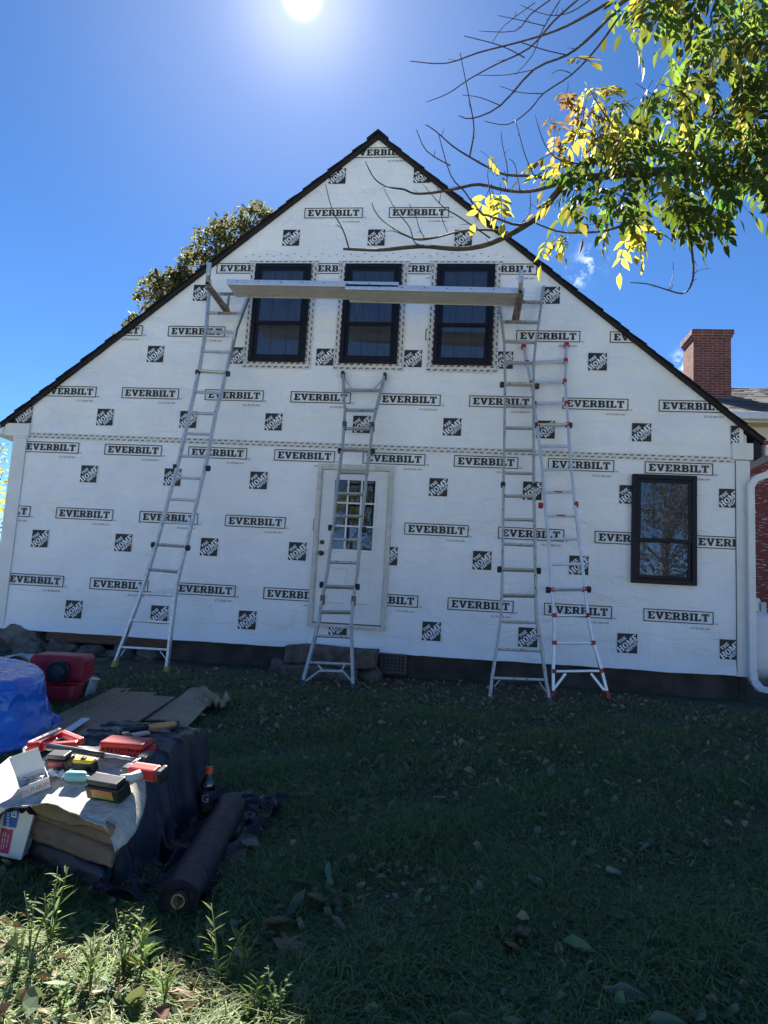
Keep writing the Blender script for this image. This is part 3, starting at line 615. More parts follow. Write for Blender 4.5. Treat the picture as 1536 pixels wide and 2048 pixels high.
for i, (x, y, z, rx, ry, rz, k) in enumerate(((-6.12, 0.05, 0.30, .40, .22, .17, 1), (-6.62, 0.0, 0.22, .26, .22, .26, 0), (-6.35, -.22, 0.08, .24, .17, .14, 0), (-5.85, -.20, 0.10, .26, .17, .16, 1), (-5.45, 0.02, 0.18, .30, .18, .17, 0), (-5.05, 0.0, 0.16, .22, .16, .15, 0), (-4.62, 0.02, 0.17, .26, .17, .16, 0), (-4.2, 0.03, 0.16, .25, .16, .15, 0), (-5.2, -.28, 0.06, .18, .13, .09, 1), (-4.75, -.30, 0.07, .20, .14, .09, 0), (-4.1, -.22, 0.07, .2, .13, .08, 0), (-6.0, -.45, 0.05, .17, .13, .08, 0), (-5.6, -.42, 0.04, .15, .12, .07, 1))):
    lumpy((x, y, z), (rx, ry, rz), i*3.7, name='foundation_stone', m=M['stone2' if k else 'stone'], parent=house, amp=0.35, rot=i*0.7*0.3)
# stone doorstep, two slabs with chock stones
step = thing('doorstep', 'two rough dark stone slabs stacked as a step below the door', 'stone step', (-1.5, -0.3, 0.1))
def rough_block(name, x0, x1, y0, y1, z0, z1, seed, parent, m):
    bm = bmesh.new(); bmesh.ops.create_cube(bm, size=2.0); bmesh.ops.bevel(bm, geom=bm.edges[:], offset=0.12, segments=2, affect='EDGES', profile=0.6)
    bmesh.ops.subdivide_edges(bm, edges=bm.edges[:], cuts=5, use_grid_fill=True)
    for v in bm.verts:
        p = v.co; q = Vector(((x0+x1)/2+p.x*(x1-x0)/2, (y0+y1)/2+p.y*(y1-y0)/2, (z0+z1)/2+p.z*(z1-z0)/2))
        q += Vector((fbm(q.x*3, q.y*3, q.z*3+seed), fbm(q.x*3+9, q.y*3, q.z*3+seed), fbm(q.x*3, q.y*3+7, q.z*3+seed)))*0.035; v.co = q
    me = bpy.data.meshes.new(name); bm.to_mesh(me); bm.free(); me.materials.append(m); me.polygons.foreach_set('use_smooth', [True]*len(me.polygons)); return put(name, me, parent)
rough_block('slab', -2.22, -1.05, -0.52, -0.06, 0.275, 0.50, 1.0, step, M['stone'])
rough_block('slab', -2.27, -1.28, -0.60, -0.08, 0.02, 0.265, 5.0, step, M['stone'])
lumpy((-1.12, -0.32, 0.14), (0.16, 0.14, 0.14), 4.1, name='chock_stone', m=M['stone'], parent=step); lumpy((-2.36, -0.2, 0.16), (0.12, 0.12, 0.12), 8.1, name='chock_stone', m=M['stone'], parent=step)
# lattice cellar vent beside the step
vent = thing('cellar_vent', 'dark lattice cellar vent in the foundation beside the doorstep', 'vent', (-0.86, -0.06, 0.3))
mb = MB(); mb.box((-1.02, -0.055, 0.20), (-0.70, -0.02, 0.44)); mb.build('painted_recess_shade', M['dark'], vent)  # flat dark panel paints the shade of the opening behind the lattice
fb = MB()
for (a, b, c, d) in ((-1.03, -0.69, 0.19, 0.21), (-1.03, -0.69, 0.43, 0.45), (-1.03, -1.01, 0.211, 0.429), (-0.71, -0.69, 0.211, 0.429)): fb.box((a, -0.075, c), (b, -0.056, d))
fb.build('frame', M['dsteel'], vent)
for i in range(1, 5): mb = MB(); mb.box((-1.01, -0.068, 0.21+i*0.044-.004), (-0.71, -0.0615, 0.21+i*0.044+.004)); mb.build('slat', M['dsteel'], vent)
for i in range(1, 6): mb = MB(); mb.box((-1.01+i*0.05-.004, -0.0612, 0.211), (-1.01+i*0.05+.004, -0.0565, 0.429)); mb.build('slat', M['dsteel'], vent)

# --- downspout
ds_ = thing('downspout', 'white downspout with bent elbows at the right corner of the house', 'downspout', (3.58, -0.09, 0.2))
pts = [(3.92, -0.02, 3.27), (3.92, -0.04, 3.12), (3.84, -0.06, 3.02), (3.66, -0.085, 2.94), (3.60, -0.09, 2.84), (3.60, -0.09, 0.52)]
mb = MB()
for a, b in zip(pts, pts[1:]): 
    d = (Vector(b)-Vector(a)).normalized()*0.014; mb.bar(Vector(a)-d*0.6, Vector(b)+d, 0.088, 0.066, up=(0,-1,0.001))
mb.build('pipe', M['white'], ds_, bevel=0.012)
mb = MB(); q = [(3.60, -0.09, 0.5195), (3.605, -0.12, 0.40), (3.65, -0.19, 0.32)]
for a, b in zip(q, q[1:]): mb.bar(a, b, 0.094, 0.072, up=(0,-1,0.001))
mb.build('elbow', M['white'], ds_, bevel=0.012)
mb = MB(); mb.bar((3.64, -0.18, 0.325), (4.35, -0.72, 0.235), 0.10, 0.07, up=(0,0,1)); mb.build('outlet', M['white'], ds_, bevel=0.012)
for z in (1.15, 2.5): mb = MB(); mb.box((3.553, -0.127, z), (3.647, -0.0305, z+0.025)); mb.build('strap', M['white'], ds_)
# ------------------------------------------------------------------ ladders
def ladder(name, label, left, right, rungs, wide, knobs, topy, mats, foot_m, foot_h, knob_m, collars=None, braces=(), extra=None):
    fl, fr_ = on_g(*left[-1]), on_g(*right[-1])
    yb = (fl.y+fr_.y)/2; zb = (fl.z+fr_.z)/2
    pt = on_y(*left[0], topy); k = (topy-yb)/(pt.z-zb)
    def P(px, py):
        d = px_ray(px, py); t = (yb + k*(CAM.z-zb) - CAM.y)/(d.y - k*d.z); return CAM + d*t
    nrm_ = Vector((0, -1, k)).normalized()               # faces the viewer
    root = thing(name, label, 'ladder', ((fl.x+fr_.x)/2, yb, zb), group='ladders leaning on the wrapped wall')
    def rail(pxs, sgn):
        pts = [P(*p) for p in pxs]; pts[-1].z = min(pts[-1].z, G(pts[-1].x, pts[-1].y)+0.02)
        mb = MB(); n = len(pts)
        for i in range(n-1):
            w_ = 0.036 if i in (0, n-2, n-3) else 0.031
            e = (pts[i+1]-pts[i]).normalized()*0.006
            mb.bar(pts[i]-e, pts[i+1]+e, w_+0.0006*(i % 2), 0.072+0.0008*(i % 2), up=nrm_)
        r = mb.build('rail', mats[0], root, bevel=0.006)
        f = MB(); d = (pts[-1]-pts[-2]).normalized(); f.bar(pts[-1]-d*foot_h, pts[-1]+d*0.012, 0.048, 0.086, up=nrm_)
        f.build('foot', foot_m, root, bevel=0.008); return pts
    lp, rp = rail(left, -1), rail(right, 1)
    for i, (a, b, c, d) in enumerate(rungs):
        p, q = P(a, b), P(c, d); mb = MB()
        if i in wide:
            for off in (-0.026, 0.026): mb.tube([p+nrm_*off, q+nrm_*off], 0.017, 8)
            mb.bar(p, q, 0.022, 0.07, up=nrm_, m=1); mb.build('rung', [mats[1], M['tread']], root)
        else:
            mb.tube([p, q], 0.0175, 8); mb.bar(p-nrm_*0.0, q, 0.026, 0.05, up=nrm_, m=0); mb.build('rung', mats[1], root, bevel=0.003)
        if collars and i in collars:
            for e, f_ in ((p, q), (q, p)):
                c_ = MB(); u = (f_-e).normalized(); c_.bar(e-u*0.02, e+u*0.03, 0.052, 0.08, up=nrm_); c_.build('rung_collar', M['redp'], root, bevel=0.004)
    for (a, b, m) in knobs:
        p = P(a, b)+nrm_*0.01; mb = MB(); mb.lathe([(0.012,-0.03),(0.034,-0.026),(0.040,0.0),(0.034,0.026),(0.012,0.03)], 12, p, 'x'); mb.build('lock_knob', M[m], root, smooth=False)
        mb = MB(); mb.bar(p+Vector((0,0,0.03)), p-Vector((0,0,0.04)), 0.05, 0.03, up=nrm_); mb.build('lock_bracket', M['blackp' if m != 'redp' else 'dsteel'], root, bevel=0.004)
    for (a, b, c, d, w_) in braces:
        mb = MB(); mb.bar(P(a, b)+nrm_*0.02, P(c, d)+nrm_*0.02, w_, 0.02, up=nrm_); mb.build('brace', mats[0], root, bevel=0.002)
    return root, P, nrm_
MA, MS, MN = (M['alu'], M['alu']), (M['alu2'], M['alu2']), (M['alunew'], M['alunew'])
L1, P1, N1 = ladder('ladder', 'tall aluminium ladder with yellow feet at the left, carrying the plank bracket',
    [(420,559),(413,654),(399,738),(381,820),(355,933),(312.5,1090),(283,1185),(228,1333)],
    [(500,585),(474,654),(456,730),(443,785),(433,820),(412,929),(373,1090),(354,1165),(340,1281),(333,1345)],
    [(417,588,494,588),(414,626,482,627),(412,663,470,665),(407,703,459,705),(399,742,449,746),(391,784,440,786),(381,826,432,828),(371,867,425,869),(361,912,414,913),(352,955,405,957),(341,998,395,1001),(328,1044,384,1047),(314,1089,370,1093),(299,1139,358,1144),(281,1187,350,1191),(260,1240,344,1246),(240,1294,339,1300)],
    {4, 12, 13}, [(396,745,'blackp'),(456,748,'blackp'),(352,934,'blackp'),(417,937,'blackp'),(308,1090,'blackp'),(376,1096,'blackp')], -0.16, MA, M['yellowp'], 0.07, 'blackp',
    braces=[(252,1298,243,1312,.012),(322,1303,336,1322,.012)])
L2, P2, N2 = ladder('ladder', 'shorter aluminium ladder with blue feet in front of the white door',
    [(686,747),(687.4,783),(690,822),(688,851),(685.5,888),(679.5,934),(674,974),(667.4,1048),(654.4,1145),(646,1188),(638,1240),(631,1271),(604,1371)],
    [(769.8,750),(762.6,780),(752,820),(745,852.6),(741.5,888),(735,934),(731,974),(722.8,1048),(714.6,1145),(708,1188),(703,1240),(703,1272),(706.5,1379)],
    [(687,780,763,781),(690,820,752,821),(688,857,745,858),(684,899,741,901),(678,945,734,946),(673,987,729,988),(669,1032,725,1033),(663,1079,720,1080),(657,1124,716,1126),(648,1173,710,1175),(640,1224,704,1225),(631,1271,703,1275),(617,1325,705,1329)],
    {3, 9, 10}, [(680,902,'blackp'),(746,903,'blackp'),(661,1056,'blackp'),(729,1060,'blackp'),(644,1170,'blackp'),(715,1174,'blackp')], -0.05, MS, mat('blue_rubber_foot', (0.03,0.06,0.14), 0.6), 0.06, 'blackp',
    braces=[(690,758,702,777,.010),(765,762,750,778,.010),(640,1342,686,1343,.03),(640,1342,612,1363,.02),(686,1343,704,1363,.02),(636,1330,645,1340,.02),(690,1330,684,1341,.02)])
for (a, b) in ((686,748),(770,751)):
    mb = MB(); p = P2(a, b); mb.bar(p+Vector((0,0,0.035)), p-Vector((0,0,0.06)), 0.046, 0.086, up=N2); mb.build('end_cap', M['blackp'], L2, bevel=0.01)
for (a, b) in ((689,852),(745,854),(645,1200),(707,1202)):
    mb = MB(); p = P2(a, b); mb.bar(p+Vector((0,0,0.06)), p-Vector((0,0,0.06)), 0.05, 0.08, up=N2); mb.build('hinge', M['dsteel'], L2, bevel=0.006)
L3, P3, N3 = ladder('ladder', 'tall paint-spattered ladder right of the door, holding the right plank bracket',
    [(998,600),(1003,639),(1008,683),(1010,725),(1010,766),(1009,857),(1007,970),(1005,1139),(1002,1236),(993.7,1296),(984,1356),(979,1402)],
    [(1087.5,574),(1083,604),(1077.5,644.5),(1071.7,683),(1067.4,726),(1066.7,766),(1067,857),(1067.6,970),(1070.6,1139),(1072.5,1236),(1083.7,1296),(1091,1356),(1100,1405)],
    [(998,603,1084,605),(1004,644,1078,645),(1008,683,1072,685),(1010,726,1067,726),(1010,768,1067,770),(1010,812,1067,814),(1009,856,1067,857),(1008,900,1067,901),(1008,946,1067,947),(1007,992,1068,993),(1007,1039,1069,1040),(1006,1088,1070,1091),(1005,1139,1071,1141),(1004,1191,1072,1192),(1001,1243,1075,1245),(993,1298,1084,1302),(984,1356,1092,1360)],
    {4, 12, 13}, [(1004,770,'blackp'),(1074,773,'blackp'),(1006,970,'blackp'),(1069,972,'blackp'),(999,1139,'blackp'),(1077,1142,'blackp')], -0.12, MS, M['stone2'], 0.05, 'blackp',
    braces=[(1000,1360,988,1374,.012),(1078,1364,1092,1384,.012)])
L4, P4, N4 = ladder('ladder', 'newer bright ladder with red rung collars and red feet', 
    [(1047,693),(1057.4,747.7),(1063,772),(1074,850),(1084,932.5),(1089,1007.5),(1097,1082.5),(1102.5,1176),(1108,1230.6),(1108,1287),(1106,1345),(1106,1396)],
    [(1132.6,690),(1131.5,722),(1130,763),(1136,850),(1140.5,914),(1149,1007.5),(1158.7,1082.5),(1170,1176),(1175.6,1228.7),(1187,1285),(1203.7,1343),(1216,1396)],
    [(1053,726,1132,722),(1062,767,1130,763),(1068,808,1133,807),(1075,850,1136,850),(1079,893,1139,893),(1084,940,1143,939),(1088,985,1147,984),(1092,1032,1152,1032),(1097,1078,1158,1078),(1101,1129,1164,1128),(1103,1180,1170,1179),(1108,1231,1176,1231),(1108,1286,1187,1286),(1107,1343,1203,1342)],
    {3, 10}, [(1071,851,'blackp'),(1140,851,'blackp'),(1081,1011,'redp'),(1152,1009,'redp'),(1096,1180,'blackp'),(1177,1179,'blackp')], -0.05, MN, M['redp'], 0.085, 'blackp', collars={0, 1, 2, 3, 10, 11, 12, 13},
    braces=[(1131,1347,1109,1376,.03),(1181,1347,1208,1381,.03)])
for (a, b) in ((1047,694),(1132.6,691)):
    mb = MB(); p = P4(a, b); mb.bar(p+Vector((0,0,0.035)), p-Vector((0,0,0.03)), 0.07, 0.09, up=N4); mb.build('end_cap', M['redp'], L4, bevel=0.018)
for (a, b) in ((1116,985),(1121,1032)):
    mb = MB(); p = P4(a, b)+N4*0.0275; mb.bar(p-Vector((.05,0,0)), p+Vector((.05,0,0)), 0.018, 0.002, up=N4); mb.build('sticker', M['redp'], L4)

# ------------------------------------------------------------------ ladder jacks and planks
PY0, PY1 = -0.98, -0.58         # near and far long edges of the walkboard
zl = on_y(480, 567, PY0).z; zr = on_y(1030, 583, PY0).z; zm_ = on_y(740, 573, PY0).z
def plank(label, xa, xb, z0, z1, ribs=9, holes=True):
    c = Vector(((xa+xb)/2, (PY0+PY1)/2, (z0+z1)/2)); r = thing('scaffold_plank', label, 'plank', c, group='aluminium planks spanning the ladder brackets')
    k = (z1-z0)/(xb-xa)
    def zz(x): return z0+k*(x-xa)
    def quadbox(ya, yb, h0, h1, name, m, bev=0.0):
        mb = MB(); v = []
        for x in (xa, xb):
            for (y, h) in ((ya, h0), (yb, h0), (yb, h1), (ya, h1)): v.append((x, y, zz(x)+h))
        mb.add(v, [(0,1,2,3),(7,6,5,4),(0,4,5,1),(1,5,6,2),(2,6,7,3),(3,7,4,0)]); return mb.build(name, m, r, bevel=bev)
    quadbox(PY0+.012, PY1-.012, 0.028, 0.040, 'deck', M['plank'])
    quadbox(PY0, PY0+.0115, -0.012, 0.058, 'side_rail', M['alunew'], 0.003); quadbox(PY1-.0115, PY1, -0.012, 0.058, 'side_rail', M['plank'], 0.003)
    n = ribs
    for i in range(n):
        y = PY0+.012+(PY1-PY0-.024)*(i+.5)/n; quadbox(y-.010, y+.010, -0.002, 0.0275, 'rib', M['plank'])
    mb = MB()
    if holes:
        for i in range(int((xb-xa)/0.29)):
            x = xa+0.15+i*0.29; mb.lathe([(0.009, PY0-.002), (0.009, PY0-.0005)], 8, (x, 0, zz(x)+0.03), 'y')
        mb.build('rivets', M['dsteel'], r, kind='stuff')
    return r
xL = on_y(452, 570, PY0).x; xM0 = on_y(690, 575, PY0).x; xM1 = on_y(797, 575, PY0).x; xRr = on_y(1049, 585, PY0).x
dz = 0.072
plank('weathered aluminium walkboard on the left ladder bracket, lapping over its neighbour', xL, xM1, zl, zm_+0.006, holes=True)
plank('brighter aluminium walkboard on the right ladder bracket', xM0, xRr, zm_-0.024, zr-0.01)
def jack(label, PL, NL, cx, pz, r1, r2, w):
    # cx: world x; pz: height of plank underside; r1,r2: rung pixel rows
    a = PL(*r1)+NL*0.035; b = PL(*r2)+NL*0.035
    root = thing('ladder_jack', label, 'bracket', (cx, b.y, b.z), group='brackets holding the plank')
    z0 = pz-0.035
    mb = MB(); mb.bar((cx, a.y-0.01, z0-0.012), (cx, PY0-0.10, z0-0.012), 0.05, 0.035, up=(0,0,1)); mb.build('arm', M['rust'], root, bevel=0.004)
    mb = MB(); mb.bar((cx, PY0-0.085, z0-0.03), (cx, PY0-0.085, z0+0.26), 0.05, 0.03, up=(0,1,0)); mb.build('end_post', M['rust'], root, bevel=0.004)
    mb = MB(); mb.bar((cx, PY0-0.085, z0+0.10), (cx, PY0-0.085, z0+0.275), 0.058, 0.036, up=(0,1,0)); mb.build('post_sleeve', M['alu'], root, bevel=0.004)
    for s in (-1, 1):
        mb = MB(); mb.bar((cx+s*0.022, PY0-0.04, z0-0.032), (cx+s*0.03, b.y-0.01, b.z+0.02), 0.014, 0.04, up=(1,0,0)); mb.build('strut', M['rust'], root, bevel=0.002)
    for q in (a, b):
        mb = MB(); mb.box((cx-w/2, q.y-0.022, q.z-0.012), (cx+w/2, q.y+0.004, q.z+0.008)); mb.box((cx-w/2, q.y-0.022, q.z-0.034), (cx+w/2, q.y-0.012, q.z-0.0125)); mb.build('rung_clamp', M['rust'], root, bevel=0.003)
    mb = MB(); mb.bar((cx, a.y-0.012, a.z), (cx, b.y-0.012, b.z), 0.03, 0.022, up=(0,-1,0)); mb.build('back_bar', M['rust'], root)
def xw(P_, px, py): return P_(px, py).x
jack('rusty steel ladder jack clamped to the left ladder', P1, N1, xw(P1, 458, 610), zl, (458, 590), (458, 629), 0.26)
jack('steel ladder jack clamped to the right ladder', P3, N3, xw(P3, 1031, 610), zr, (1031, 606), (1031, 646), 0.26)

# ------------------------------------------------------------------ red clapboard house behind, with brick chimney
red = thing('clapboard_house', 'red clapboard house with peeling paint and cream eaves behind the right corner', 'house', (7.5, 5.3, 0.2))
EV, YW = 5.29, 5.35
mb = MB(); mb.box((3.7, YW+.02, 0.0), (13.5, 12.6, EV-0.05)); mb.build('wall', M['redplain'], red)
bmesh_src = None
for i in range(48):
    z = 0.35+i*0.095
    if bmesh_src is None:
        mb = MB(); mb.prism([(0, 0, 0), (0, 0.014, 0.105), (0, 0.022, 0.105), (0, 0.022, 0.0)], (9.6, 0, 0)); o = mb.build('clapboard', M['redwood'], red, world=False); bmesh_src = o.data
    else: o = bpy.data.objects.new('clapboard', bmesh_src); COL.objects.link(o); o.parent = red
    o.location = Vector((3.8, YW-.003, z)) - ORG[red.name]
RZ = 7.10; RY = 9.0
mb = MB(); mb.prism([(3.9, YW-0.38, EV), (3.9, RY, RZ), (3.9, 12.9, EV), (3.9, 12.9, EV-0.06), (3.9, RY, RZ-0.08), (3.9, YW-0.38, EV-0.06)], (10, 0, 0)); rr = mb.build('roof', M['greyshingle'], red)
mb = MB(); n = 26; L = math.hypot(RY-YW+.38, RZ-EV); 
for i in range(n):
    t0, t1 = i/n, (i+1)/n; y0, z0 = YW-0.40+(RY-YW+.38)*t0, EV+(RZ-EV)*t0; y1, z1 = YW-0.40+(RY-YW+.38)*t1, EV+(RZ-EV)*t1
    x = 3.88
    while x < 13.9:
        w_ = random.uniform(0.16, 0.42); h = random.uniform(0.012, 0.026)
        mb.add([(x, y0, z0+h), (x+w_-.006, y0, z0+h), (x+w_-.006, y1, z1+0.006), (x, y1, z1+0.006), (x, y0, z0), (x+w_-.006, y0, z0)], [(0,1,2,3), (4,5,1,0)]); x += w_
o = mb.build('shingles', mat('mottled_grey_shingle', (0.072,0.074,0.085), 0.9, var=0.3, scale=12, bump=0.3, bscale=150, island=0.45), rr, kind='stuff')
mb = MB(); mb.box((3.9, YW-0.50, EV-0.16), (13.9, YW-0.385, EV-0.005)); mb.build('gutter', M['white'], red, bevel=0.02)
mb = MB(); mb.box((3.9, YW-0.384, EV-0.20), (13.9, YW-0.004, EV-0.065)); mb.build('soffit', M['cream'], red, bevel=0.01)
mb = MB(); mb.box((3.9, YW-0.06, EV-0.48), (13.9, YW-0.004, EV-0.202)); mb.build('frieze_board', M['cream'], red, bevel=0.008)
# chimney
CX0, CX1, CY0, CY1, CT = 5.075, 5.905, 6.95, 7.75, 7.80
mb = MB(); mb.box((CX0+.008, CY0+.008, 5.6), (CX1-.008, CY1-.008, CT)); ch = mb.build('chimney', M['mortar'], red)
co_h = 0.0600; bsrc = None; hsrc = None
def brick(x, y, z, lx, ly, cache={}):
    key = (round(lx, 3), round(ly, 3))
    if key not in cache:
        mb = MB(); mb.box((0, 0, 0), (lx, ly, co_h-0.013)); o = mb.build('brick', M['brick'], ch, world=False, bevel=0.0); cache[key] = o.data
    else: o = bpy.data.objects.new('brick', cache[key]); COL.objects.link(o); o.parent = ch
    o.location = Vector((x, y, z)) - ORG[red.name]
BL = (CX1-CX0)/4; j = 0.013
n = int((CT-0.16-6.0)/co_h)
for i in range(n):
    z = CT-0.16-(i+1)*co_h
    xs = [(k*BL, BL) for k in range(4)] if i % 2 else [(0, BL/2)]+[(BL/2+k*BL, BL) for k in range(3)]+[(3.5*BL, BL/2)]
    for (a, l) in xs: brick(CX0+a+j/2, CY0-random.uniform(0, .004), z, l-j, 0.012)
    SL = (CY1-CY0)/3
    ys = [(k*SL, SL) for k in range(3)] if i % 2 == 0 else [(0, SL/2), (SL/2, SL), (1.5*SL, SL), (2.5*SL, SL/2)]
    for (a, l) in ys: brick(CX0-random.uniform(0, .004), CY0+a+j/2+0.012*(a == 0), z, 0.012, l-j-0.012*(a == 0))
for i, o_ in enumerate((0.03, 0.055, 0.055)):       # corbelled cap
    z = CT-0.16+i*co_h; mb = MB(); mb.box((CX0-o_+.006, CY0-o_+.006, z-.006), (CX1+o_-.006, CY1+o_-.006, z+co_h-.004)); mb.build('cap_course', M['mortar'], ch)
    bl = (CX1-CX0+2*o_)/4
    for k in range(4): brick(CX0-o_+k*bl+j/2, CY0-o_, z, bl-j, 0.012)
    sl = (CY1-CY0+2*o_)/3
    for k in range(3): brick(CX0-o_, CY0-o_+k*sl+j/2+.012, z, 0.012, sl-j-.012)
mb = MB(); mb.lathe([(0.16, 0), (0.15, 0.04), (0.08, 0.075), (0.01, 0.08)], 14, ((CX0+CX1)/2, (CY0+CY1)/2, CT+0.015)); mb.build('flue_cap', M['stone2'], ch, smooth=True)
mb = MB(); mb.box((CX0-.03, CY0-.035, 6.02), (CX1+.03, CY0-.012, 6.20)); mb.box((CX1-.01, CY0-.034, 6.0), (CX1+.03, CY1, 6.16)); mb.build('flashing', M['lead'], ch)

# ------------------------------------------------------------------ propane tank
tk = thing('propane_tank', 'large white upright propane tank beyond the right house corner', 'tank', (4.55, 2.7, 0.15))
mb = MB(); mb.lathe([(0.30,0.20),(0.46,0.26),(0.52,0.36),(0.525,0.40),(0.525,1.02),(0.50,1.12),(0.42,1.20),(0.28,1.265),(0.12,1.285),(0.01,1.29)], 40, (4.55, 2.7, 0.05)); mb.build('shell', M['tank'], tk, smooth=True)
mb = MB(); mb.lathe([(0.22,1.22),(0.22,1.42),(0.20,1.47),(0.10,1.50),(0.01,1.505)], 28, (4.56, 2.66, 0.05)); mb.build('valve_hood', M['tank'], tk)
mb = MB(); mb.box((4.72, 2.46, 1.30), (4.80, 2.54, 1.46)); mb.build('hood_latch', M['greyp'], tk, bevel=0.006)
mb = MB(); mb.lathe([(0.36,-0.05),(0.36,0.22)], 24, (4.55, 2.7, 0.08)); mb.build('foot_ring', M['dsteel'], tk)
mb = MB(); mb.lathe([(0.528,0.74),(0.530,0.745),(0.530,0.755),(0.528,0.76)], 40, (4.55, 2.7, 0.05), cap=False); mb.build('weld_band', M['tank'], tk, smooth=True)

# ------------------------------------------------------------------ left background: fence and shrub
fn = thing('board_fence', 'brown board fence glimpsed past the left corner of the house', 'fence', (-9, 4.0, 0.15))
for i in range(14):
    mb = MB(); x = -10.8+i*0.17; mb.box((x, 4.0+.01*(i % 2), 0.1), (x+0.155, 4.02+.01*(i % 2), 1.62+0.03*random.random())); mb.build('board', M['fence'], fn)
mb = MB(); mb.box((-10.8, 4.032, 0.5), (-8.45, 4.07, 0.6)); mb.box((-10.8, 4.032, 1.3), (-8.45, 4.07, 1.4)); mb.build('rail', M['fence'], fn)
# ------------------------------------------------------------------ trees
LM = {'green': leaf_mat('green_ash_leaf', (0.035,0.075,0.018), (0.19,0.245,0.038), obj=True, var=0.5, tw=0.45),
      'dark': leaf_mat('deep_green_leaf', (0.028,0.055,0.018), (0.10,0.19,0.02), obj=True, var=0.35, tw=0.42),
      'yellow': leaf_mat('yellowing_leaf', (0.16,0.14,0.02), (0.42,0.40,0.07), obj=True, var=0.3, tw=0.55, hue=0.02),
      'brown': leaf_mat('browning_leaf', (0.13,0.07,0.025), (0.36,0.24,0.09), obj=True, var=0.35, tw=0.45, hue=0.02),
      'mass': leaf_mat('green_foliage', (0.035,0.07,0.018), (0.15,0.20,0.03), var=0.55, tw=0.45),
      'far': leaf_mat('far_tree_leaf', (0.075,0.075,0.040), (0.17,0.17,0.07), var=0.6, tw=0.45, hue=0.04),
      'gold': leaf_mat('golden_shrub_leaf', (0.16,0.15,0.03), (0.45,0.42,0.06), var=0.5, tw=0.5)}
def leaflet(mb, o, d, n, L, wd, m=0):
    d = d.normalized(); s = d.cross(n).normalized(); n = s.cross(d).normalized()
    pts = [o, o+d*L*.3+s*wd*.5+n*wd*.12, o+d*L*.62+s*wd*.42+n*wd*.10-n*L*.03, o+d*L-n*L*.10, o+d*L*.62-s*wd*.42+n*wd*.10-n*L*.03, o+d*L*.3-s*wd*.5+n*wd*.12, o+d*L*.3, o+d*L*.62-n*L*.03]
    mb.add(pts, [(0,1,6),(0,6,5),(1,2,7,6),(6,7,4,5),(2,3,7),(7,3,4)], m)
def compound_leaf(seed, pairs=3, L=0.26):
    r = random.Random(seed); mb = MB(); x = Vector((1,0,0)); up = Vector((0,0,1))
    def pos(t): return Vector((L*t, 0, -L*0.35*t*t))
    mb.tube([pos(0), pos(.4), pos(.8), pos(1)], [.0022,.0018,.0014,.001], 4, 1)
    for i in range(pairs):
        t = 0.34+0.55*i/pairs
        for s in (-1, 1):
            d = Vector((0.55, s*0.8, -0.35+r.uniform(-.3,.2))); leaflet(mb, pos(t), d, Vector((r.uniform(-.4,.4), r.uniform(-.4,.4), 1)), L*r.uniform(.34,.46), L*r.uniform(.13,.18))
    leaflet(mb, pos(1), Vector((1,0,-.6)), Vector((r.uniform(-.3,.3), r.uniform(-.3,.3), 1)), L*r.uniform(.40,.5), L*.18)
    return mb
def branchlet(mb, pxs, depth, r0, r1, jit=0.0, n=5):
    pts = []
    k = len(pxs); seed = pxs[0][0]*0.013
    for i, (a, b) in enumerate(pxs):
        d = depth if isinstance(depth, (int, float)) else depth[0]+(depth[1]-depth[0])*i/(k-1)
        pts.append(on_d(a, b, d+0.12*math.sin(seed+i*1.7)))
    # catmull-rom refine
    out = []
    for i in range(k-1):
        p0, p1, p2, p3 = pts[max(i-1,0)], pts[i], pts[i+1], pts[min(i+2,k-1)]
        for t in (0, .33, .66):
            out.append(0.5*((2*p1)+(p2-p0)*t+(2*p0-5*p1+4*p2-p3)*t*t+(3*p1-p0-3*p2+p3)*t**3))
    out.append(pts[-1]); m_ = len(out)
    mb.tube(out, [r0+(r1-r0)*i/(m_-1) for i in range(m_)], n, cap=True); return out
ash = thing('ash_tree', 'ash tree reaching in from the right with yellowing leaves and bare twigs', 'tree', (7.0, -4.0, G(7.0, -4.0)))
trunk = MB(); trunk.tube([(7.0,-4.0,-0.2),(6.98,-4.0,0.6),(6.9,-3.98,2.2),(6.8,-4.0,3.6),(6.9,-4.1,5.2),(7.05,-4.2,7.4),(7.0,-4.3,9.0)], [.27,.22,.19,.17,.13,.08,.03], 14); trunk.build('trunk', M['bark'], ash, smooth=True)
limb = MB()
jl = on_d(1536, 357, 4.9)
limb.tube([(6.8,-4.0,3.3), (5.4,-4.3,3.8), (3.6,-4.7,3.9), (2.5,-4.85,jl.z+0.08), jl, on_d(1400,340,4.85), on_d(1279,345,4.8), on_d(1159,357,4.8)], [.12,.09,.07,.055,.045,.036,.028,.024], 9)
limb.build('limb', M['bark'], ash, smooth=True)
limb = MB(); limb.tube([(6.9,-4.1,5.2), (5.2,-4.4,5.9), (3.5,-4.8,5.9), (2.4,-4.9,5.75), on_d(1500,-130,5.0), on_d(1330,-60,5.0), on_d(1238,10,5.0)], [.09,.07,.05,.035,.026,.020,.014], 8); limb.build('limb', M['bark'], ash, smooth=True)
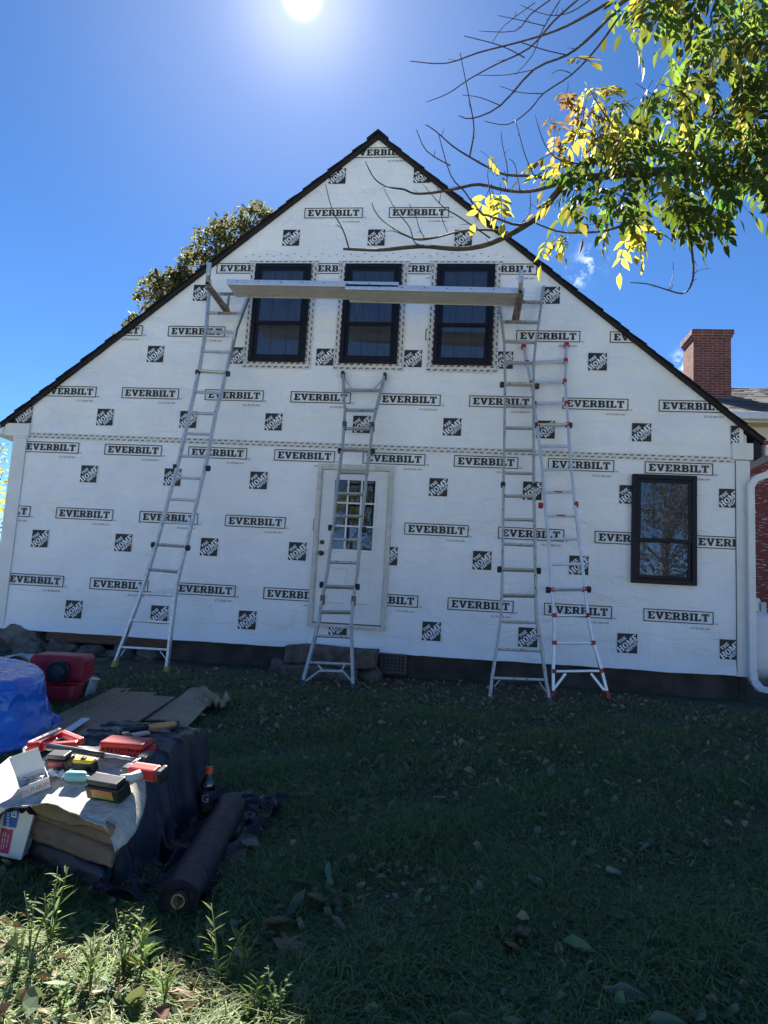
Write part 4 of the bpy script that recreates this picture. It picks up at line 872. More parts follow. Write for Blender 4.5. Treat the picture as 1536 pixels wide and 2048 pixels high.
BR = [([(1159,357),(1116,383),(1087,422),(1059,446),(1011,474),(963,493),(910,498),(848,493),(795,497),(767,500),(731,500),(686,498)], (4.8,4.9), .024, .009),
 ([(1159,357),(1107,371),(1059,383),(1011,381),(958,369),(910,378),(862,386),(828,387),(808,379),(786,376),(766,370),(749,357),(738,339),(731,323)], (4.8,5.1), .014, .003),
 ([(1120,362),(1068,352),(1015,350),(982,338),(939,314),(905,292),(872,263),(848,247)], (4.8,4.6), .011, .003),
 ([(939,314),(948,259),(939,201),(920,105)], (4.68,4.5), .006, .0025), ([(900,331),(853,302),(833,259)], 4.6, .005, .0025),
 ([(1075,435),(1039,450),(992,436),(958,422),(929,383),(901,350),(877,268)], (4.83,4.7), .010, .003),
 ([(1025,466),(982,460),(944,460),(910,465),(877,474),(840,480),(813,471),(786,456),(764,440),(749,421),(744,405)], (4.88,5.0), .009, .003),
 ([(877,474),(829,477),(800,467),(786,462),(772,463)], (4.9,5.0), .005, .002), ([(866,492),(831,487),(819,454),(791,419),(768,378)], (4.9,4.8), .006, .002),
 ([(980,476),(919,434),(893,419),(871,398),(846,368)], (4.88,4.75), .006, .002), ([(850,478),(838,455),(831,430),(818,408)], 4.95, .004, .002), ([(895,465),(886,443),(880,420)], 4.9, .003, .002),
 ([(698,498),(686,460),(664,418),(651,368)], (4.9,4.8), .006, .0025), ([(686,460),(675,450),(671,448)], 4.88, .0025, .0015),
 ([(1265,443),(1207,462),(1130,465),(1087,453),(1060,440)], (4.6,4.7), .009, .004),
 ([(1368,420),(1375,450),(1382,489),(1387,541),(1382,570),(1365,587),(1327,577),(1296,568),(1260,565)], (4.5,4.6), .010, .003),
 ([(1387,548),(1400,540),(1418,537)], 4.5, .003, .0015), ([(1337,580),(1346,552),(1346,525)], 4.55, .003, .0015), ([(1383,492),(1370,470),(1352,462)], 4.5, .003, .0015),
 ([(1390,455),(1408,474),(1442,465),(1468,462)], 4.5, .005, .002), ([(1408,474),(1420,460),(1448,440),(1452,425)], 4.5, .003, .0015),
 ([(1217,5),(1164,36),(1111,62),(1040,84),(958,105),(891,127),(819,122)], (5.0,5.1), .011, .003), ([(1236,17),(1183,72),(1135,110),(1068,139),(1001,211),(944,237),(915,230)], (5.0,4.9), .012, .003),
 ([(1241,29),(1198,91),(1145,148),(1087,187),(1059,220),(1016,249),(968,242)], (5.0,4.8), .008, .0025), ([(1155,0),(1107,43),(1059,96),(992,129),(939,158),(896,187),(853,204)], (5.05,5.2), .008, .0025),
 ([(1100,0),(1060,30),(1030,62),(958,62)], 5.1, .006, .002), ([(1090,52),(1040,40),(996,31)], 5.1, .004, .002), ([(929,72),(1001,91),(1049,115)], 5.15, .003, .005), ([(1135,110),(1090,100),(1040,84)], 5.0, .004, .004),
 ([(1068,139),(1010,150),(950,150)], 4.95, .004, .002), ([(1087,187),(1040,185),(1000,172)], 4.9, .004, .002), ([(1001,211),(960,195),(925,190)], 4.9, .004, .002), ([(1145,148),(1120,140),(1100,150)], 4.9, .003, .002),
 ([(1180,0),(1140,25),(1095,30),(1040,10)], 5.1, .005, .002), ([(1120,0),(1085,60),(1065,110),(1030,150)], 5.2, .005, .002), ([(1070,5),(1010,50),(985,85)], 5.2, .004, .002),
 ([(1010,381),(1015,340),(1005,290),(1002,262)], 4.8, .004, .002), ([(1040,383),(1030,330),(1018,318)], 4.8, .004, .002), ([(1068,352),(1050,310),(1035,255),(1030,240)], 4.75, .004, .002), ([(982,400),(975,350),(978,330)], 4.75, .004, .002), ([(1059,383),(1060,420),(1045,445)], 4.8, .004, .003),
 ([(1180,330),(1120,320),(1090,290),(1070,230)], 4.7, .006, .002), ([(1225,250),(1200,215),(1170,163)], 4.7, .006, .002), ([(1400,260),(1340,215),(1270,165)], 4.6, .007, .002)]
tw = MB()
for i, (pxs, dep, r0, r1) in enumerate(BR):
    path = branchlet(tw, pxs, dep, r0, r1)
    for k in range(2, len(path)-2, 3):                       # spur twigs
        if random.random() < 0.55:
            p = path[k]; d = (path[k+1]-path[k]).normalized(); v = Vector((random.uniform(-1,1), random.uniform(-1,1), random.uniform(-.3,1.0))).normalized()
            q = p+(d*0.5+v)*random.uniform(.02,.07); tw.tube([p, (p+q)/2+v*0.006, q], [.0024,.002,.0013], 4)
tw.build('twigs', M['bark'], ash, smooth=True)
def in_poly(x, y, P_):
    c = False; j_ = len(P_)-1
    for i in range(len(P_)):
        if (P_[i][1] > y) != (P_[j_][1] > y) and x < (P_[j_][0]-P_[i][0])*(y-P_[i][1])/(P_[j_][1]-P_[i][1])+P_[i][0]: c = not c
        j_ = i
    return c
POLY = [(1225,-60),(1650,-60),(1650,360),(1540,385),(1490,380),(1430,440),(1390,450),(1335,400),(1280,410),(1225,425),(1170,410),(1150,380),(1150,320),(1165,285),(1180,225),(1250,170),(1330,150),(1365,100),(1350,35),(1290,5),(1240,8)]
leaf_spots = []
rl = random.Random(5)
while len(leaf_spots) < 500:
    x, y = rl.uniform(1100, 1650), rl.uniform(-60, 470)
    if in_poly(x, y, POLY) and (y > 230 or rl.random() < .72): leaf_spots.append((x, y-10, rl.uniform(4.1, 5.3), None))
for (cx, cy, rx, ry, n, kind) in ((1100,492,16,10,3,'yellow'), (1235,470,50,14,8,'yellow'), (985,405,18,14,4,'yellow'), (1105,268,26,14,4,'brown'), (1115,345,28,24,6,'yellow'), (1150,205,40,22,5,'brown'), (1205,212,26,22,8,'yellow'), (1125,430,8,12,2,'yellow'), (1130,150,8,6,1,'yellow'), (960,325,5,5,1,'yellow'), (1190,270,30,30,9,'yellow'), (1345,275,12,8,2,'yellow'), (1385,330,10,8,2,'yellow'), (1265,95,10,8,1,'green'), (1405,455,16,8,4,'dark'), (1500,250,40,30,8,'yellow'), (1270,20,25,10,5,'green')):
    for _ in range(n): leaf_spots.append((cx+rl.uniform(-rx,rx), cy-26+rl.uniform(-ry,ry), rl.uniform(4.5,4.9), kind))
variants = {}
for kind in ('green','dark','yellow','brown'):
    variants[kind] = []
    for s in range(4):
        mb = compound_leaf(s*7+len(kind), 3, 0.25); me = bpy.data.meshes.new('leaf'); me.from_pydata(mb.v, [], mb.f)
        me.materials.append(LM[kind]); me.materials.append(M['bark']); me.polygons.foreach_set('material_index', mb.m); variants[kind].append(me)
rest = MB(); nleaf = 0
order = sorted(leaf_spots, key=lambda s: (s[3] is None, s[2]))
for (x, y, d, kind) in order:
    p = on_d(x, y, d)
    if kind is None:
        u = rl.random(); low_ = y > 290 and x > 1150
        kind = 'dark' if u < (0.75 if low_ else 0.30) else 'green' if u < (0.9 if low_ else 0.80) else 'yellow' if x < 1330 or u < 0.9 else 'green'  # low leaves picked darker, painting in the crown's shaded underside
    rot = (rl.uniform(-.5,.5), rl.uniform(0.1,1.25), rl.uniform(0, 6.28)); sc = rl.uniform(.78, 1.15)*(0.72 if kind == 'brown' else 1)
    if nleaf < 290:
        o = bpy.data.objects.new('leaf', rl.choice(variants[kind])); COL.objects.link(o); o.parent = ash; o.location = p-ORG[ash.name]; o.rotation_euler = rot; o.scale = (sc, sc, sc); nleaf += 1
    else:
        me = rl.choice(variants[kind]); mtx = Matrix.Translation(p) @ Matrix.Rotation(rot[2], 4, 'Z') @ Matrix.Rotation(rot[1], 4, 'Y') @ Matrix.Rotation(rot[0], 4, 'X')
        rest.add([mtx @ (v.co*sc) for v in me.vertices], [tuple(f.vertices) for f in me.polygons if f.material_index == 0])
for _ in range(420):                                        # crown above and beside the frame, round the trunk
    p = Vector((rl.gauss(6.2, 1.0), rl.gauss(-4.2, 0.9), rl.uniform(4.4, 8.8)))
    if p.x < 3.4: continue
    rot = (rl.uniform(-.5,.5), rl.uniform(0.1,1.25), rl.uniform(0, 6.28)); me = rl.choice(variants['green']); mtx = Matrix.Translation(p) @ Matrix.Rotation(rot[2], 4, 'Z') @ Matrix.Rotation(rot[1], 4, 'Y')
    rest.add([mtx @ v.co for v in me.vertices], [tuple(f.vertices) for f in me.polygons if f.material_index == 0])
rest.build('foliage', LM['mass'], ash, kind='stuff', fix=False)

def crown_np(lobes, n_each, size, seed):
    r = np.random.default_rng(seed); vs, fs = [], []
    V = []; 
    for (c, rad) in lobes:
        n = int(n_each*(rad[0]*rad[1])) if isinstance(rad, tuple) else int(n_each*rad*rad)
        rad3 = np.array(rad if isinstance(rad, tuple) else (rad, rad, rad))
        d = r.normal(size=(n, 3)); d /= np.linalg.norm(d, axis=1)[:, None]; k = r.uniform(.35, 1.08, n)[:, None]**0.6
        k *= 1+0.16*np.sin(d[:, :1]*7+seed)*np.cos(d[:, 2:3]*6)
        V.append(np.array(c)+d*k*rad3)
    P_ = np.concatenate(V); n = len(P_)
    a = r.normal(size=(n, 3)); a /= np.linalg.norm(a, axis=1)[:, None]; b = r.normal(size=(n, 3)); b -= a*(a*b).sum(1)[:, None]; b /= np.linalg.norm(b, axis=1)[:, None]
    s = size*r.uniform(.6, 1.3, n)[:, None]
    q = np.stack([P_-a*s, P_+b*s*.5, P_+a*s, P_-b*s*.5], 1).reshape(-1, 3)
    mb = MB(); mb.v = q.tolist(); mb.f = np.arange(n*4).reshape(-1, 4).tolist(); mb.m = [0]*n
    return mb
def tree(name, label, base, h, lobes, n_each, size, m, seed, r0=0.2, cat='tree'):
    t = thing(name, label, cat, base); b = Vector(base)
    k = MB(); k.tube([b-Vector((0,0,.2)), b+Vector((.05,0,h*.3)), b+Vector((-.05,.05,h*.6)), b+Vector((0,0,h*.9))], [r0,r0*.8,r0*.55,r0*.15], 9); k.build('trunk', M['bark'], t, smooth=True)
    k = MB()
    for (c, rad) in lobes:
        c = Vector(c); st = b+Vector((0,0,min(h*.75, max(h*.25, (c.z-b.z)*.6)))); k.tube([st, (st+c)/2+Vector((0,0,.1)), c], [r0*.35,r0*.2,r0*.08], 5)
    k.build('limbs', M['bark'], t, smooth=True)
    crown_np(lobes, n_each, size, seed).build('crown', m, t, kind=None, fix=False); return t
dm = 27.0; s_ = dm/FPX
LB = [((515,452),48),((470,475),48),((432,492),48),((395,535),42),((345,590),46),((308,590),40),((368,560),30),((540,446),24),((285,650),30),((262,652),18),((345,565),30),((480,560),70),((420,610),60),((250,690),30),((516,418),16),((436,455),16),((380,515),18),((312,555),16),((330,640),40),((560,520),60)]
tree('maple_tree', 'tall autumn tree rising behind the left slope of the roof', (on_d(430,640,dm).x, on_d(430,640,dm).y, 0.15), 15.0, [(on_d(x, y, dm+1.2*math.sin(x)), r*s_*0.95) for (x, y), r in LB], 900, 0.105, LM['far'], 3, 0.35)
dm = 14.0; s_ = dm/FPX
tree('young_tree', 'sparse yellow-leaved young tree at the left edge behind the house corner', (on_d(-40,1150,dm).x, on_d(-40,1150,dm).y, 0.1), 4.2, [(on_d(x, y, dm+.3*math.sin(x)), r*s_) for (x, y), r in (((5,945),26),((-20,980),40),((8,1010),22),((-10,1040),34),((0,900),20),((-60,930),60),((-50,1040),60))], 700, 0.05, LM['gold'], 5, 0.06)
for i, (x, y, h, seed) in enumerate(((-11,-30,9,11),(-3.5,-33,10,12),(4.0,-29,7.5,13),(11,-31,10,14))):
    rr_ = random.Random(seed); lob = [((x+rr_.gauss(0,1.7), y+rr_.gauss(0,1.4), h*rr_.uniform(.28,.9)), rr_.uniform(1.3,2.1)) for _ in range(11)]
    tree('garden_tree', ['broad tree far behind the viewer, mirrored dimly in the glass at left', 'tall tree far behind the viewer, mirrored in the door panes', 'lower tree far behind the viewer, mirrored beside the tall one', 'tree far behind the viewer, mirrored in the ground-floor window'][i], (x, y, G(x,y)), h, lob, 260, 0.10, LM['far' if i % 2 else 'gold'], seed, 0.3)

# ------------------------------------------------------------------ grass, ground cover, leaf litter
BLK = [(-2.0,-1.2,-7.0,-5.5)]
def visible(x, y, m=430):
    p = np.stack([x, y, 0.1+0.03*y], 1)-np.array(CAM); z = p@np.array(CF); u = FPX*(p@np.array(CR))/z; v = -FPX*(p@np.array(CU))/z
    return (z > 0.8) & (np.abs(u) < 768+m) & (v < 1024+m)
def gz(x, y): return 0.15+0.042*np.clip(y, -12, .3)+0.018*np.sin(1.3*x+0.7*y)*np.cos(0.9*y-0.4*x)
def scatter(n, power, ymax=-0.35, seed=1):
    r = np.random.default_rng(seed); out = []
    tot = 0
    while tot < n:
        u = r.random(n*2); d = 1.5*(9.3/1.5)**(u**power); a = r.uniform(-.80, .80, n*2); x = d*np.sin(a-0.11); y = -9.5+d*np.cos(a-.11)
        k = visible(x, y) & (y < ymax) & (np.sqrt(x*x+(y+9.5)**2) > 1.5)
        x, y = x[k], y[k]
        keep = ~(((x > -1.95) & (x < -1.25) & (y > -6.5) & (y < -5.6)) | (((x+3.75)**2+(y+4.6)**2) < .85) | ((x > -1.3) & (x < -1.0) & (y > -6.6) & (y < -5.4) & (np.abs(x+1.13+.14*(y+6)) < .1)))
        out.append(np.stack([x[keep], y[keep]], 1)); tot += keep.sum()
    P_ = np.concatenate(out)[:n]; return P_[:, 0], P_[:, 1], r
def patch(x, y, f, s):
    return np.sin(x*f+s)*np.cos(y*f*1.3-s)+0.6*np.sin(x*f*2.3-y*f*1.7+2*s)
def blades(name, n, lmin, lmax, wd, m, seed, power, label, thin=None, lean=.5):
    x, y, r = scatter(n, power, seed=seed)
    k = r.random(len(x)) < (1-np.clip((y+2.6)/2.3, 0, .93)) 
    if thin is not None: k &= thin(x, y, r)
    x, y = x[k], y[k]; n = len(x); z = gz(x, y)-.004
    L = r.uniform(lmin, lmax, n)*(1+.5*patch(x, y, 3.1, seed)); L = np.clip(L, .02, .3); a = r.uniform(0, 6.283, n); le = .45*lean+np.abs(r.normal(0, lean*.75, n))
    dx, dy = np.cos(a), np.sin(a); w_ = wd*r.uniform(.6, 1.3, n)
    b = np.stack([x, y, z], 1); D = np.stack([dx, dy, np.zeros(n)], 1); S = np.stack([-dy, dx, np.zeros(n)], 1); U_ = np.array([0, 0, 1.])
    m1 = b+(U_*.55)*L[:, None]*(1-.25*np.minimum(le,1.4))[:, None]+D*(L*le*.30)[:, None]
    tp = b+U_*(L*np.clip(1-.62*le, .12, 1))[:, None]+D*(L*le*.95)[:, None]
    q = np.stack([b-S*w_[:, None]/2, b+S*w_[:, None]/2, m1+S*w_[:, None]*.42, m1-S*w_[:, None]*.42, tp], 1).reshape(-1, 3)
    i0 = np.arange(n)*5
    me = bpy.data.meshes.new(name); me.vertices.add(len(q)); me.vertices.foreach_set('co', q.ravel())
    me.loops.add(n*7); li = np.stack([i0, i0+1, i0+2, i0+3, i0+3, i0+2, i0+4], 1).ravel(); me.loops.foreach_set('vertex_index', li)
    me.polygons.add(n*2); ls = np.stack([np.arange(n)*7, np.arange(n)*7+4], 1).ravel(); lt = np.tile([4, 3], n)
    me.polygons.foreach_set('loop_start', ls); me.polygons.foreach_set('loop_total', lt); me.update(); me.validate(); me.materials.append(m)
    o = put(name, me, kind='stuff'); tag(o, label, 'grass'); return o
GM = leaf_mat('lawn_grass_blade', (0.145,0.200,0.082), (0.22,0.29,0.07), rough=0.45, var=0.45, tw=0.35, hue=0.03)
GM2 = leaf_mat('dry_straw_blade', (0.24,0.20,0.09), (0.28,0.23,0.08), rough=0.6, var=0.4, tw=0.3)
blades('grass', 240000, .045, .125, .0046, GM, 21, .78, 'short green lawn grass across the shaded yard', lean=1.35, thin=lambda x, y, r: patch(x, y, 1.4, 4.0)+r.normal(0, .9, len(x)) > -0.7)
blades('dry_grass', 9000, .05, .11, .0030, GM2, 22, .8, 'pale dry straw blades mixed through the lawn', lean=1.5)
def cards(name, n, smin, smax, m, seed, power, label, cat, curl, up, thin=None, ymax=-.06, asp=.5, dense=False):
    x, y, r = scatter(n, power, ymax, seed)
    if thin is not None: k = thin(x, y, r); x, y = x[k], y[k]
    n = len(x); s = r.uniform(smin, smax, n); a = r.uniform(0, 6.283, n); z = gz(x, y)+up*r.uniform(.2, 1, n)
    D = np.stack([np.cos(a), np.sin(a), r.normal(0, .6, n)], 1); D /= np.linalg.norm(D, axis=1)[:, None]; S = np.stack([-np.sin(a), np.cos(a), r.normal(0, .5, n)], 1); N_ = np.cross(D, S)
    b = np.stack([x, y, z], 1); c = (curl*r.uniform(-.3, 1, n)*s)[:, None]; s = s[:, None]; w_ = s*asp*r.uniform(.7, 1.2, n)[:, None]
    q = np.stack([b-D*s*.5+N_*c*.3, b-D*s*.15+S*w_*.5+N_*c, b+D*s*.2+S*w_*.4+N_*c, b+D*s*.55+N_*c*.6, b+D*s*.2-S*w_*.4+N_*c, b-D*s*.15-S*w_*.5+N_*c, b-D*s*.12, b+D*s*.2], 1).reshape(-1, 3)
    F0 = np.array([[0,1,6,6],[0,6,5,5],[1,2,7,6],[6,7,4,5],[2,3,7,7],[7,3,4,4]])
    fs = []
    for i in range(n):
        o_ = i*8
        fs += [(o_,o_+1,o_+6),(o_,o_+6,o_+5),(o_+1,o_+2,o_+7,o_+6),(o_+6,o_+7,o_+4,o_+5),(o_+2,o_+3,o_+7),(o_+7,o_+3,o_+4)]
    mb = MB(); mb.v = q.tolist(); mb.f = fs; mb.m = [0]*len(fs)
    return tag(mb.build(name, m, kind='stuff', fix=False), label, cat)
WM1 = leaf_mat('broad_weed_leaf', (0.130,0.180,0.110), (0.16,0.22,0.08), rough=0.4, var=0.4, tw=0.3)
WM2 = leaf_mat('dead_leaf_litter', (0.29,0.205,0.14), (0.14,0.08,0.03), rough=0.7, var=0.5, tw=0.15, hue=0.02)
cards('ground_cover', 11000, .018, .048, WM1, 31, .8, 'low broad-leaved weeds growing among the grass', 'weeds', .25, .04, thin=lambda x, y, r: patch(x, y, 1.7, 2.0)+r.normal(0, .8, len(x)) > 0.1, asp=.75)
cards('large_ground_cover', 420, .06, .12, WM1, 32, .8, 'larger dock and plantain leaves in the lawn', 'weeds', .2, .05, asp=.5, thin=lambda x, y, r: patch(x, y, 1.7, 2.0)+r.normal(0, .8, len(x)) > 0.3)
cards('leaf_litter', 20000, .02, .07, WM2, 33, .62, 'small fallen leaves scattered over lawn and bare soil', 'leaf litter', .35, .035, asp=.55, thin=lambda x, y, r: (r.random(len(x)) < np.clip(.35+(y+4)*.18, .22, 1)) & (patch(x, y, 2.2, 1.0)+r.normal(0, .8, len(x)) > -.25))
# a few big fallen leaves
DL = []
for s in range(3):
    mb = MB(); r = random.Random(s+40); n = 7; vs = []
    for j in range(5):
        t = j/4; wv = [.0, .75, 1.0, .7, .0][j]*.5
        for k in range(n):
            u = (k/(n-1)-.5)*2; lob = 1+.25*math.sin(j*2.6+s)*abs(u); vs.append(((t-.5)*1.0+.06*r.uniform(-1,1), u*wv*.6*lob, .10*u*u*(1 if s else -1)+.10*math.sin(t*3+s)+.03*r.uniform(-1,1)))
    mb.add(vs, [(j*n+k, j*n+k+1, (j+1)*n+k+1, (j+1)*n+k) for j in range(4) for k in range(n-1)])
    me = bpy.data.meshes.new('dead_leaf'); me.from_pydata(mb.v, [], mb.f); me.polygons.foreach_set('use_smooth', [True]*len(me.polygons)); DL.append(me)
DM = [leaf_mat('curled_brown_leaf', (0.17,0.095,0.065), (0.2,0.1,0.05), rough=.65, var=.3, tw=.15, obj=True, hue=.015), leaf_mat('orange_fallen_leaf', (0.34,0.17,0.05), (0.4,0.2,0.05), rough=.6, var=.25, tw=.2, obj=True, hue=.015), leaf_mat('pale_fallen_leaf', (0.32,0.29,0.24), (0.3,0.28,0.2), rough=.7, var=.2, tw=.15, obj=True, hue=.01)]
for i, (px, py, sz, k, lab) in enumerate(((712,1640,.11,1,'orange dead leaf lying in the middle of the lawn, nearer the pile'),(890,1635,.12,1,'rust-orange dead leaf lying in the middle of the lawn'),(640,1800,.13,0,'brown dead leaf with a curled rim right of the fabric roll'),(590,1895,.17,0,'large brown dead leaf lying beside the weeds, below the fabric roll'),(560,1850,.14,0,'brown dead leaf just above the largest one'),(430,1860,.12,0,'brown dead leaf near the open end of the fabric roll'),(470,1715,.14,0,'brown dead leaf close to the side of the fabric roll'),(500,1690,.11,2,'pale folded dead leaf close to the side of the fabric roll'),(1228,1745,.12,2,'pale upright dead leaf in the right half of the lawn'),(1020,1890,.10,1,'golden dead leaf in the grass towards the bottom centre'),(1045,1870,.12,0,'dark brown dead leaf touching the golden one'),(1380,1800,.15,0,'large brown dead leaf near the right edge of the lawn'),(1310,1560,.10,1,'russet dead leaf on the right of the lawn below the window'),(1490,1570,.11,2,'pale dead leaf at the right edge of the lawn'),(1250,1990,.14,2,'whitish dead leaf at the bottom right'),(365,1990,.08,0,'brown dead leaf in the sunlit patch'),(320,2035,.08,0,'brown dead leaf at the bottom edge of the sunlit patch'),(880,1595,.12,2,'pale grey-green curled leaf in the middle of the lawn'),(610,1515,.09,2,'small pale dead leaf left of the lawn centre'),(1070,1765,.10,2,'small pale dead leaf right of the lawn centre'))):
    p = on_g(px, py, .035); me = DL[i % 3].copy(); me.materials.append(DM[k]); o = bpy.data.objects.new('dead_leaf', me); COL.objects.link(o)
    o.location = p; o.rotation_euler = (random.uniform(-.4,.4), random.uniform(-.4,.4), random.uniform(0,6.28)); o.scale = (sz,)*3
    tag(o, lab, 'leaf', 'fallen leaves in the grass')
# tall weeds in the sunlit corner
WG = leaf_mat('sunlit_weed_leaf', (0.10,0.17,0.04), (0.30,0.42,0.06), rough=.45, var=.35, tw=.45); WS = mat('weed_stem', (0.16,0.18,0.06), .7)
for i, (px, py, h, kind, lab) in enumerate(((60,1915,.24,0,'tall seedy weed nearest the left edge'),(98,1900,.26,1,'narrow-leaved weed with a forked top near the left edge'),(30,1960,.16,0,'bushy low weed in the left sunlit corner'),(180,1985,.15,1,'narrow-leaved weed in the middle of the sunlit patch'),(245,1950,.22,0,'seedy weed at the edge of the house shadow'),(285,1945,.17,1,'small weed with a brown tip beside the shadow edge'),(330,2010,.13,1,'short sunlit weed beside the curled dead leaf'),(440,1985,.22,1,'fresh narrow-leaved weed standing alone in the grass'),(480,1975,.15,1,'smaller narrow-leaved weed right of its taller neighbour'),(500,2050,.13,1,'small weed at the bottom edge'),(545,2060,.16,0,'seed stalk at the bottom edge'),(120,2040,.12,0,'low weed at the bottom left edge'))):
    p = on_g(px, py); t = thing('weed_plant', lab, 'weed', p); r = random.Random(i+60)
    st, lv = MB(), MB()
    for s in range(3 if kind else 5):
        d = Vector((r.uniform(-.3,.3), r.uniform(-.3,.3), 1)); hh = h*r.uniform(.65, 1.1); pts = [p, p+d*hh*.5+Vector((0,0,.01)), p+d*hh+Vector((r.uniform(-.02,.02), 0, 0))]
        st.tube(pts, [.0028,.0022,.0012], 5)
        for k in range(9 if kind else 14):
            u = .15+.85*k/(9 if kind else 14); q = p+d*hh*u; a = r.uniform(0, 6.28); dd = Vector((math.cos(a), math.sin(a), r.uniform(.3,1.0) if kind else r.uniform(-.2,.5)))
            leaflet(lv, q, dd, Vector((r.uniform(-.2,.2), r.uniform(-.2,.2), 1)), (r.uniform(.05,.085) if kind else r.uniform(.012,.03))*(1.1-.4*u), .010 if kind else .008)
    st.build('stem', WS, t, smooth=True); lv.build('foliage', WG, t, fix=False)
# ------------------------------------------------------------------ overturned paddling pool
def pool():
    c = Vector((-3.82, -4.62, G(-3.82, -4.62)+0.0)); R, RT, Hh = 0.88, 0.76, 0.43; n = 200
    prof = []
    for i in range(6): prof.append((R+.05-.05*i/5, .012+.02*math.sin(i/5*1.5)))       # rim
    for i in range(1, 30): t = i/30; prof.append((R-(R-RT)*t-.02*math.sin(t*math.pi), .03+(Hh-.07)*t))
    for i in range(1, 9): a = i/8*math.pi/2; prof.append((RT-.07+.07*math.cos(a), Hh-.07+.07*math.sin(a)))
    for i in range(1, 40): t = i/40; prof.append(((RT-.07)*(1-t)+.002, Hh+.012*math.sin(t*3)))
    s = [0]
    for a, b in zip(prof, prof[1:]): s.append(s[-1]+math.hypot(b[0]-a[0], b[1]-a[1]))
    rows = 0.135; vs, fs = [], []
    for i, (r, z) in enumerate(prof):
        a = prof[max(i-1,0)]; b = prof[min(i+1,len(prof)-1)]; tx, tz = b[0]-a[0], b[1]-a[1]; l = math.hypot(tx, tz) or 1; nx, nz_ = tz/l, -tx/l
        row = math.floor(s[i]/rows); v = s[i]/rows-row; m_ = 26
        for k in range(n):
            th = 2*math.pi*k/n; u = (th/(2*math.pi)*m_+.5*(row % 2)) % 1.0-.5
            arc = math.sqrt(max(0, 1-(2*u)**2))*.85; e = (v-arc)/.20; d = .0065*math.exp(-e*e)
            if i < 6: d = 0
            d += .002*fbm(math.cos(th)*3, math.sin(th)*4, s[i]*4)
            vs.append(((r+nx*d)*math.cos(th), (r+nx*d)*math.sin(th), z+nz_*d))
    for i in range(len(prof)-1):
        for k in range(n): fs.append((i*n+k, i*n+(k+1)%n, (i+1)*n+(k+1)%n, (i+1)*n+k))
    fs.append(tuple((len(prof)-1)*n+k for k in range(n)))
    t = thing('paddling_pool', 'overturned glossy blue plastic paddling pool with a scale pattern', 'pool', c+Vector((0,0,.035)), (math.radians(3), math.radians(2), 0))
    mb = MB(); mb.v, mb.f, mb.m = vs, fs, [0]*len(fs); mb.build('shell', M['bluep'], t, smooth=True, fix=True, world=False)
    mb = MB(); q = [((R+.05)*math.cos(2*math.pi*k/96), (R+.05)*math.sin(2*math.pi*k/96), .012) for k in range(97)]; mb.tube(q, .014, 6, cap=False); mb.build('rolled_rim', M['bluep'], t, smooth=True, world=False)
pool()

# ------------------------------------------------------------------ red toy wagon on its side, grey bin, paint can
p = on_g(98, 1410); wg = thing('toy_wagon', 'dull red plastic toy wagon tipped on its side with black wheels', 'toy wagon', p, (0, 0, math.radians(14)))
mb = MB(); mb.box((-.20,.02,.0), (.20,.40,.20)); mb.build('tub', M['redtoy'], wg, world=False, bevel=.06, seg=4)
mb = MB(); mb.box((-.22,.0,.195), (.26,.42,.44)); mb.build('tub', M['redtoy'], wg, world=False, bevel=.05, seg=4)
mb = MB(); mb.box((-.235,-.012,.185), (.24,.43,.205)); mb.build('lip', M['redtoy'], wg, world=False, bevel=.008)
for x in (.15, .19, .23):
    mb = MB(); mb.box((x,-.008,.23), (x+.012,.0,.42)); mb.build('ridge', M['redtoy'], wg, world=False, bevel=.003)
mb = MB(); mb.box((-.10,-.02,.05), (-.075,.02,.16)); mb.build('hinge', M['redtoy'], wg, world=False, bevel=.006)
for (x, y, z, r) in ((.06,-.03,.30,.10), (-.33,.05,.32,.10)):
    mb = MB(); mb.lathe([(.03,-.05),(r*.92,-.05),(r,-.035),(r,.035),(r*.92,.05),(.03,.05)], 28, (x,y,z), 'y'); w_ = mb.build('wheel', M['blackp'], wg, world=False)
    mb = MB(); mb.lathe([(r*.62,-.052),(r*.55,-.062),(.012,-.065)], 24, (x,y,z), 'y'); mb.build('hub', M['dsteel'], w_, world=False)
mb = MB(); mb.tube([(-.34,.05,.32),(-.2,.1,.32)], .014, 8); mb.build('axle', M['dsteel'], wg, world=False)
p = on_g(22, 1372); bn = thing('storage_bin', 'pale grey plastic bin standing behind the blue pool', 'bin', p+Vector((0,.35,0)), (0,0,math.radians(10)))
mb = MB(); mb.prism([(-.17,-.13,0),(.17,-.13,0),(.20,-.15,.26),(-.20,-.15,.26)], (0,.28,0)); mb.build('body', M['greyp'], bn, world=False, bevel=.02)
mb = MB()
for (a, b, c_, d) in ((-.23,.23,-.18,-.145),(-.23,.23,.145,.18),(-.23,-.195,-.1445,.1445),(.195,.23,-.1445,.1445)): mb.box((a,c_,.24), (b,d,.285))
mb.build('rim', M['greyp'], bn, world=False, bevel=.008)
p = on_g(164, 1396); pc = thing('paint_can', 'dented metal paint can with a white label and black drips', 'paint can', p, (math.radians(-6), math.radians(11), math.radians(-20)))
mb = MB(); mb.lathe([(.098,0),(.102,.004),(.098,.010),(.098,.195),(.103,.20),(.103,.208),(.092,.210),(.088,.200),(.02,.198)], 32); mb.build('can', M['alu'], pc, world=False)
mb = MB(); n = 20
vs = [(.0995*math.cos(a), .0995*math.sin(a), z) for z in (.02,.155) for a in [math.radians(200+100*k/n) for k in range(n+1)]]; mb.add(vs, [(k,k+1,n+2+k,n+1+k) for k in range(n)]); mb.build('label_sheet', M['paperwhite'], pc, world=False, smooth=True, fix=False)
